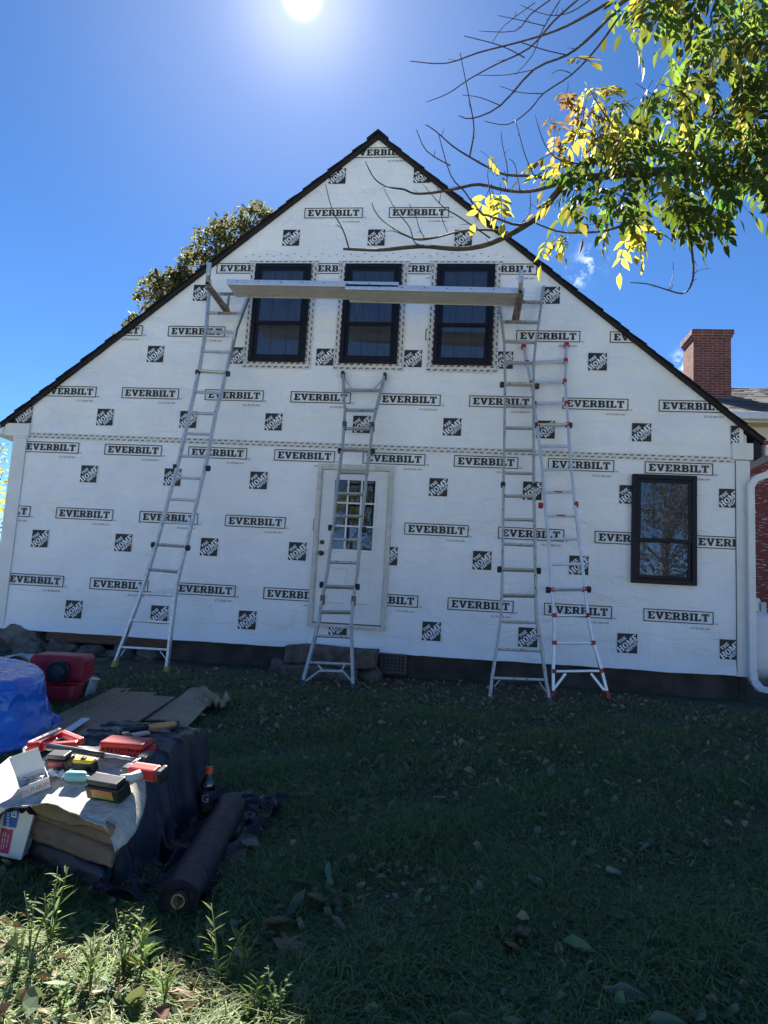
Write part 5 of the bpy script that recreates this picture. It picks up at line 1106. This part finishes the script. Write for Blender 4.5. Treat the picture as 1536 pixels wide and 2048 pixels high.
vs = [(.0998*math.cos(a), .0998*math.sin(a), z) for z in (.158,.192) for a in [math.radians(195+130*k/n) for k in range(n+1)]]; mb = MB(); mb.add(vs, [(k,k+1,n+2+k,n+1+k) for k in range(n)])
vs = [(.0998*math.cos(a), .0998*math.sin(a), z) for z in (.02,.157) for a in [math.radians(302+22*k/n) for k in range(n+1)]]; mb.add(vs, [(k,k+1,n+2+k,n+1+k) for k in range(n)]); mb.build('drips', M['blackp'], pc, world=False, smooth=True, fix=False)
mb = MB(); mb.tube([(.1*math.cos(a), .1*math.sin(a)-.02, .17-.10*math.sin((a-math.pi)*1.0)*-0) for a in [math.radians(x) for x in range(-10, 191, 20)]], .002, 5); mb.build('bail_handle', M['steel'], pc, world=False)

# ------------------------------------------------------------------ loose boards, trim strip, flattened carton
def flat_board(name, label, cat, A, B, wd, th, h, m, group=None, bev=.003):
    a, b = on_g(*A, h), on_g(*B, h); d = b-a; L = d.length; root = thing(name, label, cat, (a+b)/2, (0, -math.asin(d.z/L), math.atan2(d.y, d.x)), group)
    mb = MB(); mb.box((-L/2,-wd/2,-th/2), (L/2,wd/2,th/2)); mb.build('face', m, root, world=False, bevel=bev); return root, L
BD = [((60,1470),(246,1378),.17,.030,'brown board of the floor stack nearest the paint can'), ((92,1478),(268,1385),.17,.052,'brown board lying second from the paint can'), ((118,1488),(296,1386),.17,.074,'brown board lying third from the paint can, dead leaves on it'), ((165,1490),(326,1394),.22,.096,'brown board nearest the tarp, topmost of the floor stack')]
for A, B, wd, h, lab in BD:
    r, L = flat_board('brown_board', lab, 'board', A, B, wd, .02, h, M['board'], 'loose boards on the ground')
    for k in (random.uniform(-.9, .9),):
        mb = MB(); mb.box((-L/2+.004, k*wd*.28-.0015, .0101), (L/2-.004, k*wd*.28+.0015, .0108)); mb.build('groove_line', M['beam'], r, world=False)
flat_board('trim_strip', 'narrow white trim strip lying on the brown boards beside the pool', 'trim strip', (98,1486), (172,1437), .055, .012, .118, M['white'])
cp = [on_g(288,1452,.03), on_g(372,1466,.03), on_g(432,1400,.05), on_g(378,1390,.05)]
ct = thing('flat_carton', 'flattened cardboard carton with a printed cross mark and a torn end', 'carton', (cp[0]+cp[2])/2)
mb = MB(); n = 14; vs = []
for i in range(n+1):
    for j in range(7):
        a = cp[0].lerp(cp[3], i/n); b = cp[1].lerp(cp[2], i/n); q = a.lerp(b, j/6); t = max(0, i/n-.82)/.18
        q.z += .035+.03*math.sin(j/6*math.pi)+.05*t*abs(fbm(i*.9, j*.9, 3))+.004*fbm(i*.5, j*.5, 1); q += Vector((.04,.02,0))*t*fbm(i, j*1.3, 8); vs.append(q)
mb.add(vs, [(i*7+j, (i+1)*7+j, (i+1)*7+j+1, i*7+j+1) for i in range(n) for j in range(6)])
o = mb.build('panel', M['card'], ct, smooth=False, fix=False); sm = o.modifiers.new('thick', 'SOLIDIFY'); sm.thickness = .012; sm.offset = -1
def on_carton(u, v, e=.004):
    i, j = u*n, v*6; a = cp[0].lerp(cp[3], u).lerp(cp[1].lerp(cp[2], u), v); a.z += .035+.03*math.sin(v*math.pi)+e+.004; return a
mb = MB()
for k in (-.07, 0, .07):
    mb.bar(on_carton(.50,.5+k*2.2), on_carton(.74,.5+k*2.2), .012, .002, up=(0,0,1)); 
for k in (-.04, .04): mb.bar(on_carton(.62+k,.22,.0055), on_carton(.62+k,.78,.0055), .014, .002, up=(0,0,1))
mb.build('printed_mark', M['print2'], ct)
def crumple(name, c, r, seed, m, parent):
    mb = MB(); nn = 9; vs = [(c.x+(i/(nn-1)-.5)*r[0]*2+.03*fbm(i,j,seed), c.y+(j/(nn-1)-.5)*r[1]*2+.03*fbm(j,i,seed+3), c.z+r[2]*abs(fbm(i*.6,j*.6,seed+7))*1.6) for i in range(nn) for j in range(nn)]
    mb.add(vs, [(i*nn+j,(i+1)*nn+j,(i+1)*nn+j+1,i*nn+j+1) for i in range(nn-1) for j in range(nn-1)]); return mb.build(name, m, parent, fix=False)
crumple('torn_flap', on_g(424,1410,.05), (.13,.17,.10), 4.0, M['card'], ct)

# ------------------------------------------------------------------ tarp-covered pile, bundles, felt sheet
def xr(y): return -1.31
def pile_h(x, y):
    e = min(xr(y)-x, 10)
    def sm(a, b, t): t = max(0, min(1, (t-a)/(b-a))); return t*t*(3-2*t)
    side = sm(-.05, .09, e+.018*fbm(y*6, 1, 1))*sm(-2.03, -1.90, x); back = sm(-.02, .14, -5.46-y); front = sm(-6.62, -6.54, y)
    h = .20+.20*sm(-6.55, -5.85, y)
    return h*side*back*front
tp = thing('black_tarp', 'black woven tarp draped over the pile and trailing on the grass', 'tarp', (-1.6, -6.0, G(-1.6,-6.0)))
nx, ny = 150, 170; X0, X1, Y0, Y1 = -2.08, -0.93, -6.78, -5.35; vs = []
for j in range(ny):
    for i in range(nx):
        x = X0+(X1-X0)*i/(nx-1); y = Y0+(Y1-Y0)*j/(ny-1); edge = .0
        x2 = x+.05*fbm(x*2, y*2, 5)*(1 if i > nx-8 or j < 6 else .3); y2 = y+.06*fbm(x*3, y*2, 9)*(1 if j < 8 else .2)
        ph = pile_h(x2, y2); fold = abs(fbm(x*2.6+y*1.2, y*2.1-x*.8, 2.0, 2)); k = (1-min(1, ph/.4))
        z = G(x2, y2)+.03+ph+.006*fbm(x*5, y*5, 3)+k*(.055*math.exp(-((fold)/.07)**2)+.030*math.exp(-(fbm(x*5-y*2, y*4+x, 7.0, 2)/.06)**2)+.010*fbm(x*8, y*7, 4))+.012*math.exp(-(fbm(x*4, y*7, 11.0, 2)/.08)**2)*min(1, ph/.2)
        vs.append((x2, y2, z))
fs = [(j*nx+i, j*nx+i+1, (j+1)*nx+i+1, (j+1)*nx+i) for j in range(ny-1) for i in range(nx-1)
      if not (vs[j*nx+i][0] < -1.36 and vs[j*nx+i][1] < -6.52)]
def clean(vs, fs):
    use = sorted({i for f in fs for i in f}); mp = {a: k for k, a in enumerate(use)}; return [vs[a] for a in use], [tuple(mp[i] for i in f) for f in fs]
mb = MB(); mb.v, mb.f = clean(vs, fs); mb.m = [0]*len(mb.f); o = mb.build('drape', M['fabric'], tp, smooth=True, fix=False)
# paper-wrapped bundles laid on the pile, their ends over the front edge
def pillow(name, label, corners, th, m, seed):
    c = sum(corners, Vector())/4; t = thing(name, label, 'bundle', (c.x, c.y, c.z-th), group='paper-wrapped shingle bundles in the pile')
    nu, nv, nw = 22, 26, 6; mb = MB(); vs = []; fs = []
    def pt(u, v, w_):
        q = corners[0].lerp(corners[1], u).lerp(corners[3].lerp(corners[2], u), v)
        e = min(u, 1-u, .12)/.12; f = min(v, 1-v, .06)/.06; bul = (e**.35)*(f**.35)
        wr = .012*fbm(u*5+seed, v*9, w_*3)+.006*fbm(u*16, v*18+seed, w_*7)
        out = (Vector((u-.5, v-.5))).normalized()*wr if (u in (0,1) or v in (0,1)) else Vector((0,0))
        return Vector((q.x+out.x, q.y-out.y if False else q.y+out.y, q.z-th*.5+(w_-.5)*th*(.55+.45*bul)+wr*.5))
    def grid(f, na, nb):
        o_ = len(vs)
        for a in range(na+1):
            for b in range(nb+1): vs.append(f(a/na, b/nb))
        for a in range(na):
            for b in range(nb): fs.append((o_+a*(nb+1)+b, o_+(a+1)*(nb+1)+b, o_+(a+1)*(nb+1)+b+1, o_+a*(nb+1)+b+1))
    grid(lambda a, b: pt(a, b, 1.0), nu, nv); grid(lambda a, b: pt(a, 1-b, 0.0), nu, nv)
    for fn_ in (lambda a, b: pt(a, 0.0, b), lambda a, b: pt(1-a, 1.0, b)): grid(fn_, nu, nw)
    for fn_ in (lambda a, b: pt(1.0, a, b), lambda a, b: pt(0.0, 1-a, b)): grid(fn_, nv, nw)
    mb.v, mb.f = vs, fs; mb.m = [0]*len(fs); o = mb.build('wrapper', m, t, smooth=True, fix=False)
    bm = bmesh.new(); bm.from_mesh(o.data); bmesh.ops.remove_doubles(bm, verts=bm.verts, dist=.0005); bmesh.ops.recalc_face_normals(bm, faces=bm.faces); bm.to_mesh(o.data); bm.free(); return t
def f_t(px, py):
    return max(0.0, min(1.05, (1588+.27*px-py)/150.0))
def f_h(px, py): return .30+.13*f_t(px, py)
def on_f(px, py, dz=0.0): return on_g(px, py, f_h(px, py)+dz)
tcn = [on_g(64,1592,.285), on_g(234,1650,.285), on_g(292,1535,.385), on_g(92,1522,.385)]
def down(d, ins): c = sum(tcn, Vector())/4; return [q.lerp(Vector((c.x, c.y, q.z)), ins)-Vector((0,0,d)) for q in tcn]
pillow('shingle_bundle', 'upper brown paper-wrapped bundle directly under the grey felt', down(.012, 0), .085, M['kraft'], 6.0)
pillow('shingle_bundle', 'lower brown paper-wrapped bundle at the front of the pile', down(.099, .03), .085, M['kraft'], 1.0)
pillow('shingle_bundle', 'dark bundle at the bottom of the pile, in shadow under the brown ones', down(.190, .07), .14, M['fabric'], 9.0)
ft = thing('felt_sheet', 'grey mineral felt sheet over the pile top, sunlit under the tools', 'roofing felt', on_f(160,1570))
FL = [(-40,1607),(-35,1590),(-30,1575),(10,1553),(60,1530),(100,1508),(140,1492)]
FR_ = [(236,1654),(258,1640),(276,1618),(290,1585),(297,1552),(294,1520),(262,1494)]
def felt_grid():
    def poly(P_, t):
        k = t*(len(P_)-1); i = min(int(k), len(P_)-2); f = k-i; return P_[i][0]*(1-f)+P_[i+1][0]*f, P_[i][1]*(1-f)+P_[i+1][1]*f
    nu, nv = 60, 54; vs = []
    for j in range(nv+1):
        t = j/nv; a, b = poly(FL, t), poly(FR_, t)
        for i in range(nu+1):
            u = i/nu; px, py = a[0]*(1-u)+b[0]*u, a[1]*(1-u)+b[1]*u
            py += 26*(1-t)**2*(-math.sin(u*math.pi)*0.55) + (1-t)**3*(6*math.sin(u*9)+5*fbm(u*7, 1, 3))
            p = on_f(px, py); z = p.z+.004*fbm(p.x*4, p.y*4, 3)+.002*fbm(p.x*14, p.y*14, 6)
            e = max(0, u-.86)/.14; z -= .085*e**2.2
            vs.append((p.x, p.y, z))
    mb = MB(); mb.add(vs, [(j*(nu+1)+i, j*(nu+1)+i+1, (j+1)*(nu+1)+i+1, (j+1)*(nu+1)+i) for j in range(nv) for i in range(nu)])
    o = mb.build('sheet', M['felt'], ft, smooth=True, fix=False); s = o.modifiers.new('thick', 'SOLIDIFY'); s.thickness = .004
felt_grid()
mb = MB(); A, B = on_g(70,1588,.292), on_g(236,1652,.292); nn = 30; vs = []
for i in range(nn+1):
    u = i/nn; q = A.lerp(B, u)+Vector((0,-.012,0)); drop = .07-.035*u+.012*math.sin(u*7)+.01*fbm(u*6, 0, 2)
    for j in range(6):
        t = j/5; vs.append((q.x-.01*t, q.y-.022*math.sin(t*2.2)+.012*t+.006*fbm(u*8, t*3, 4), q.z-drop*t+.008*math.sin(u*9)))
mb.add(vs, [(i*6+j,(i+1)*6+j,(i+1)*6+j+1,i*6+j+1) for i in range(nn) for j in range(5)]); o = mb.build('paper_flap', M['kraft2'], ft, smooth=True, fix=False); s = o.modifiers.new('thick', 'SOLIDIFY'); s.thickness = .003

# printed white pack leaning on the left end of the pile
q = [on_g(-60,1702,.03), on_g(42,1722,.03), on_g(76,1600,.285), on_g(-60,1578,.285)]
pk = thing('shingle_pack', 'white printed pack with blue and crimson labels at the left end of the pile', 'package', (q[0]+q[1])/2)
nrm3 = (q[1]-q[0]).cross(q[3]-q[0]).normalized()
if nrm3.y > 0: nrm3 = -nrm3
back = Vector((-.10,.42,.05))
mb = MB(); mb.prism(q, back); mb.build('pack', M['paperwhite'], pk, bevel=.006)
for k in range(1, 7):
    mb = MB(); o_ = back*(k/7); mb.tube([q[1]+o_-nrm3*0+Vector((.004,0,0)), q[2]+o_+Vector((.004,0,0))], .0035, 5); mb.build('sheet_edge', M['greyp'], pk)
def onpack(u, v, e=.002): return q[0].lerp(q[1], u).lerp(q[3].lerp(q[2], u), v)+nrm3*e
def pquad(u0, u1, v0, v1, e, name, m, par):
    mb = MB(); mb.add([onpack(u0,v0,e), onpack(u1,v0,e), onpack(u1,v1,e), onpack(u0,v1,e)], [(0,1,2,3)]); return mb.build(name, m, par, fix=False)
pquad(.56, .78, .50, .95, .002, 'blue_label', M['labelblue'], pk); pquad(.54, .745, .07, .47, .002, 'crimson_label', M['labelred'], pk)
def ptext(txt, size, u, v, e, m, par, name, flip=1):
    vs, fs = text_mesh(txt, size); ex = (q[1]-q[0]).normalized(); ey = (q[3]-q[0]).normalized(); c = onpack(u, v, e); mb = MB()
    mb.add([c - ey*a*flip + ex*b for a, b, _ in vs], fs); mb.build(name, m, par, fix=False)
ptext('certainteed', .030, .62, .72, .004, M['paperwhite'], pk, 'printed_name')
mb = MB(); c = onpack(.71,.72,.004); ex = (q[1]-q[0]).normalized(); ey = (q[3]-q[0]).normalized()
for (a0,a1,b0,b1) in ((-.014,-.008,-.014,.014),(-.007,.014,.008,.014),(-.007,.014,-.014,-.008),(-.002,.014,-.003,.003)): mb.add([c+ex*b0+ey*a0, c+ex*b1+ey*a0, c+ex*b1+ey*a1, c+ex*b0+ey*a1], [(0,1,2,3)])
mb.build('printed_sign', M['paperwhite'], pk, fix=False)
for (u, v0, v1) in ((.600,.12,.43),(.640,.12,.43),(.690,.16,.40)):
    mb = MB(); k = 16
    for i in range(k):
        if (i*7) % 5 == 0: continue
        a, b = v0+(v1-v0)*i/k, v0+(v1-v0)*(i+.72)/k; mb.add([onpack(u-.008,a,.004), onpack(u+.008,a,.004), onpack(u+.008,b,.004), onpack(u-.008,b,.004)], [(0,1,2,3)])
    mb.build('printed_lines', M['paperwhite'], pk, fix=False)

# ------------------------------------------------------------------ fabric roll and drink bottle
ra, rb = on_g(357,1795,.10), on_g(468,1598,.10); ra.z = G(ra.x,ra.y)+.088; rb.z = G(rb.x,rb.y)+.085
rd = (rb-ra).normalized(); rl_ = thing('fabric_roll', 'long black roll of landscape fabric lying on the grass with a cardboard core', 'fabric roll', (ra+rb)/2)
mb = MB(); pts, rs = [], []
for i in range(60):
    t = i/59; pts.append(ra.lerp(rb, t)); rs.append(.076+.0022*math.sin(i*2.1)+.004*fbm(t*9, 0, 1)-(.03*max(0,(t-.92)/.08)))
mb.tube(pts, rs, 32, cap=False); mb.build('winding', M['rollfab'], rl_, smooth=True)
sx = rd.cross(Vector((0,0,1))).normalized(); su = sx.cross(rd); mb = MB(); vs = []
for i in range(150):
    a = i*.42; r = .026+.049*i/149; vs.append(ra-rd*(.002+.003*math.sin(i*1.3))+sx*math.cos(a)*r+su*math.sin(a)*r)
ring = [ra+sx*math.cos(2*math.pi*k/32)*r+su*math.sin(2*math.pi*k/32)*r for r in (.074,.026) for k in range(32)]
mb.add(ring, [(k,(k+1)%32,32+(k+1)%32,32+k) for k in range(32)]); mb.tube(vs, .0022, 4); mb.build('roll_end', M['rollfab'], rl_, smooth=False, fix=False)
mb = MB(); n_ = 28; rr2 = [ra-rd*o_+sx*math.cos(2*math.pi*k/n_)*r+su*math.sin(2*math.pi*k/n_)*r for (r, o_) in ((.0255,-.20),(.0255,.008),(.0215,.008),(.0215,-.20)) for k in range(n_)]
mb.add(rr2, [(b*n_+k, b*n_+(k+1)%n_, (b+1)*n_+(k+1)%n_, (b+1)*n_+k) for b in range(3) for k in range(n_)]); mb.build('core_tube', M['card'], rl_, smooth=True, fix=False)
crumple('loose_end', rb+Vector((.03,.02,-.06)), (.10,.07,.05), 6.0, M['fabric'], rl_)
p = on_g(411, 1628, .035); bt = thing('drink_bottle', 'clear drink bottle with an orange cap and a grey letter label', 'bottle', p, (0,0,0))
mb = MB(); mb.lathe([(.030,0),(.034,.006),(.036,.02),(.035,.05),(.0345,.125),(.036,.135),(.036,.150),(.030,.172),(.018,.192),(.0145,.200),(.0145,.212)], 28, p); mb.build('body', M['clear'], bt, smooth=True)
mb = MB(); mb.lathe([(.028,.003),(.033,.008),(.034,.028),(.001,.028)], 24, p); mb.build('drink', M['drink'], bt, smooth=False)
mb = MB(); mb.lathe([(.0365,.042),(.0365,.122)], 28, p, cap=False); mb.build('label_sleeve', mat('dark_bottle_label', (0.05,0.055,0.075), .4), bt, smooth=True)
mb = MB(); mb.lathe([(.0195,.205),(.0200,.208),(.0200,.234),(.0175,.238),(.001,.238)], 24, p); mb.build('cap', M['orangecap'], bt, bevel=.001)
vs, fs = text_mesh('G', .058); tod = math.atan2(CAM.y-p.y, CAM.x-p.x)-.25; mb = MB(); mb.add([(p.x+.0372*math.cos(tod+a/.0372), p.y+.0372*math.sin(tod+a/.0372), p.z+.085+b) for a, b, _ in vs], fs); mb.build('printed_letter', M['paperwhite'], bt, fix=False)

# ------------------------------------------------------------------ tools on the felt
def lay(name, label, cat, A, B, h=.437, dz=0.0):
    a, b = on_f(*A), on_f(*B)
    if h > .4375: a, b = on_g(*A, h), on_g(*B, h)
    L = (b-a).length; m_ = (a+b)/2; ex = (b-a)/L; c = on_f((A[0]+B[0])/2-8, (A[1]+B[1])/2-25)
    ey = c-m_; ey = (ey-ex*ey.dot(ex)).normalized(); ez = ex.cross(ey)
    if ez.z < 0: ey, ez = -ey, -ez
    rot = Matrix((ex, ey, ez)).transposed().to_euler(); m_ += ez*(.005+dz*0.6)
    return thing(name, label, cat, m_, tuple(rot)), L
def pb(t, name, m, a, b, bev=.004, seg=2): mb = MB(); mb.box(a, b); return mb.build(name, m, t, world=False, bevel=bev, seg=seg)
def pt_(t, name, m, pts, r, n=10): mb = MB(); mb.tube(pts, r, n); return mb.build(name, m, t, world=False, smooth=True)
# red case
t, L = lay('tool_case', 'red ribbed plastic tool case at the shadow line on the felt', 'tool case', (200,1512), (290,1520))
pb(t, 'lower_shell', M['redp'], (-L/2,-.01,.0), (L/2,.09,.034), .012, 3); pb(t, 'upper_shell', M['redp'], (-L/2+.002,-.008,.0345), (L/2-.002,.088,.066), .014, 3)
for i in range(9): x = -L/2+.02+i*(L-.04)/9; pb(t, 'rib', M['redp'], (x,-.0112,.014), (x+.006,-.009,.046), .001)
# yellow-handled hammer
t, L = lay('hammer', 'hammer with an amber wooden handle on the tarp behind the red case', 'hammer', (228,1472), (352,1456), .43, .0)
pt_(t, 'handle', M['ash'], [(L*.02,0,.018),(L*.2,0,.019),(L*.40,0,.018),(L*.5,0,.018)], [.013,.017,.016,.012], 12); pt_(t, 'shaft', M['blackp'], [(-L*.42,0,.018),(L*.03,0,.018)], .013, 10)
pb(t, 'butt', M['blackp'], (L*.49,-.014,.004), (L*.53,.014,.033), .004); pb(t, 'head', M['dsteel'], (-L*.5,-.05,.004), (-L*.42,.035,.034), .006)
# steel square and clamp pad behind
t, L = lay('steel_clip', 'small bright steel clip lying behind the red case', 'clip', (238,1480), (296,1470), .43, .0)
pb(t, 'plate', M['steel'], (-L*.1,-.02,0), (L*.5,.02,.014), .002); mb = MB(); mb.lathe([(.004,0),(.006,.02),(.018,.024),(.018,.028),(.001,.030)], 16, (-L*.3,0,.0)); mb.build('pad', M['steel'], t, world=False)
pb(t, 'bar', M['dsteel'], (-L*.5,-.005,0), (-L*.1,.005,.008), .002)
# pencils
for (A, B, m_, lab) in (((292,1497),(326,1503),'redp','red carpenter pencil beside the red case'), ((290,1491),(312,1497),'labelblue','blue marker beside the red case')):
    t, L = lay('pencil', lab, 'pencil', A, B, .43, .004); pt_(t, 'barrel', M[m_], [(-L/2,0,.005),(L/2-.015,0,.005)], .0045, 6); pt_(t, 'tip', M['ash'], [(L/2-.015,0,.005),(L/2,0,.005)], [.0042,.0008], 6)
# long framing hammer
t, L = lay('framing_hammer', 'long steel-shafted hammer with a curved claw lying across the felt', 'hammer', (100,1512), (284,1536), .43, .012)
pt_(t, 'shaft', M['dsteel'], [(-L/2,0,.034),(-L*.1,0,.03),(L*.12,0,.026)], [.017,.015,.013], 12); pt_(t, 'neck', M['steel'], [(L*.12,0,.026),(L*.46,0,.022)], [.011,.009], 10)
pb(t, 'head', M['dsteel'], (L*.44,.0,.006), (L*.54,.075,.036), .008); pt_(t, 'claw', M['steel'], [(L*.49,.0,.024),(L*.49,-.03,.03),(L*.465,-.065,.026),(L*.42,-.09,.012)], [.012,.010,.007,.004], 8)
# nail gun
t, L = lay('nail_gun', 'red and white nail gun lying on its side beside the pool', 'nail gun', (60,1506), (160,1500), .43, .004)
mb = MB()
for a, b, w_ in (((-.5,-.02),(-.12,.14),.036),((-.12,.14),(.5,.03),.030),((-.28,.0),(.46,.005),.03)): mb.bar((a[0]*L,a[1],.022), (b[0]*L,b[1],.022), w_, .03, up=(0,0,1))
mb.build('frame', M['redp'], t, world=False, bevel=.006)
mb = MB(); mb.bar((-.5*L,.005,.042), (-.16*L,.15,.042), .020, .008, up=(0,0,1)); mb.build('magazine', M['paperwhite'], t, world=False, bevel=.002)
mb = MB(); mb.lathe([(.01,-.03),(.026,-.028),(.028,.02),(.02,.03)], 20, (-.33*L,-.02,.030), 'x'); mb.build('cylinder', M['redp'], t, world=False, smooth=False)
pb(t, 'nose', M['steel'], (-.56*L,-.035,.01), (-.49*L,-.005,.034), .003); pt_(t, 'trigger', M['steel'], [(-.1*L,.05,.024),(-.02*L,.045,.034)], .006, 8)
for k in range(4): pb(t, 'slot', M['blackp'], ((-.45+.08*k)*L,.028+.034*k,.0462), ((-.41+.08*k)*L,.036+.034*k,.0472), 0)
# black battery
def battery(name, lab, A, B, w_, d, hh, label_m):
    t, L = lay(name, lab, 'battery', A, B); pb(t, 'case', M['blackp'], (-L/2,0,0), (L/2,d,hh*.72), .008, 3); pb(t, 'top_plate', M['dsteel'], (-L/2+.008,.008,hh*.7201), (L/2-.008,d-.008,hh), .005)
    pb(t, 'label_plate', label_m[0], (-L*.30,-.0015,hh*.40), (L*.34,-.0005,hh*.62), 0); pb(t, 'label_plate', label_m[1], (-L*.30,-.0015,hh*.18), (L*.34,-.0005,hh*.395), 0); return t, L
battery('battery', 'black tool battery with a dim red label behind the white box', (92,1545), (134,1548), 0, .07, .075, (M['redtoy'], M['blackp']))
t, L = battery('cordless_driver', 'black and red cordless driver with an orange battery label, frontmost tool', (174,1600), (240,1612), 0, .075, .085, (M['labelorange'], M['labelgreen'])); t['category'] = 'driver'
pt_(t, 'grip', M['greyp'], [(L*.25,.07,.06),(L*.42,.10,.055),(L*.55,.15,.05)], [.022,.020,.022], 12); pb(t, 'motor_housing', M['redp'], (L*.10,.13,.02), (L*.95,.19,.075), .014, 3); pb(t, 'chuck', M['dsteel'], (-L*.10,.14,.03), (L*.098,.18,.066), .006); pb(t, 'rear_cap', M['blackp'], (L*.952,.128,.018), (L*1.12,.192,.077), .012)
# tape measure
t, L = lay('tape_measure', 'yellow and black tape measure standing on the felt', 'tape measure', (146,1548), (188,1551))
pb(t, 'case', M['blackp'], (-L/2,0,0), (L/2,.042,.052), .010, 3); pb(t, 'top_shell', M['yplast'], (-L/2+.002,.001,.040), (L/2-.002,.041,.062), .012, 3); pb(t, 'lock_slider', M['blackp'], (-.012,.010,.0605), (.012,.030,.069), .003); pb(t, 'side_plate', M['blackp'], (-L/2+.006,-.002,.005), (L/2-.006,-.0002,.038), .0005)
# teal handle
t, L = lay('caulk_bottle', 'small pale teal squeeze bottle with a white nozzle', 'bottle', (132,1566), (178,1568))
mb = MB(); mb.lathe([(.008,-L/2),(.020,-L/2+.004),(.0225,-L/2+.014),(.0225,L*.26),(.017,L*.34),(.009,L*.38)], 20, (0,.01,.0228), 'x'); mb.build('body', M['teal'], t, world=False, smooth=True); pt_(t, 'nozzle', M['paperwhite'], [(L*.36,.01,.0228),(L*.52,.01,.022)], [.008,.004], 10)
t, L = lay('utility_knife', 'flat steel utility blade lying behind the teal bottle', 'knife', (180,1550), (214,1557)); pb(t, 'blade', M['steel'], (-L/2,-.012,.004), (L/2,.012,.010), .001)
# crumpled rag
rg = thing('rag', 'crumpled pale rag between the battery and the tape measure', 'rag', on_f(130,1552)); crumple('cloth', on_f(128,1552), (.06,.05,.035), 12.0, M['paperwhite'], rg)
# snack box
t, L = lay('snack_box', 'open white snack box printed in orange, holding screws', 'box', (46,1598), (102,1576), .437); D, hh = .105, .048
for nm, a, b in (('front_wall',(-L/2,0,0),(L/2,.002,hh)), ('back_wall',(-L/2,D,0),(L/2,D+.002,hh)), ('side_wall',(-L/2-.002,0,0),(-L/2,D+.002,hh)), ('side_wall',(L/2,0,0),(L/2+.002,D+.002,hh)), ('floor',(-L/2,.002,.0),(L/2,D,.002))): pb(t, nm, M['paperwhite'], a, b, 0)
mb = MB(); mb.add([(-L/2-.002,D+.001,hh),(L/2+.002,D+.001,hh),(L/2-.004,D+.022,hh+.088),(-L/2-.012,D+.022,hh+.088)], [(0,1,2,3)]); o = mb.build('lid', M['paperwhite'], t, world=False, fix=False); s = o.modifiers.new('thick','SOLIDIFY'); s.thickness = .0018
vs, fs = text_mesh('DUNKIN\'', .030); mb = MB(); mb.add([(a+.004, -.0012, b+hh*.42) for a, b, _ in vs], fs); mb.build('printed_name', M['labelorange'], t, world=False, fix=False)
vs, fs = text_mesh('DN', .022); mb = MB(); mb.add([(-L/2-.0032, D*.45-b*1.0, a+hh*.5) for a, b, _ in vs], fs); mb.build('printed_mark', M['labelred'], t, world=False, fix=False)
for k in range(16):
    a = random.uniform(0, 6.28); x, y, z = random.uniform(-L*.32,L*.30), random.uniform(.02,D-.02), random.uniform(.012,.040); l = random.uniform(.014,.03)
    pt_(t, 'screw', M['rust' if k % 3 else 'steel'], [(x-l*math.cos(a),y-l*math.sin(a)*.6,z),(x+l*math.cos(a),y+l*math.sin(a)*.6,z+.016*random.random())], [.0035,.0018], 6)
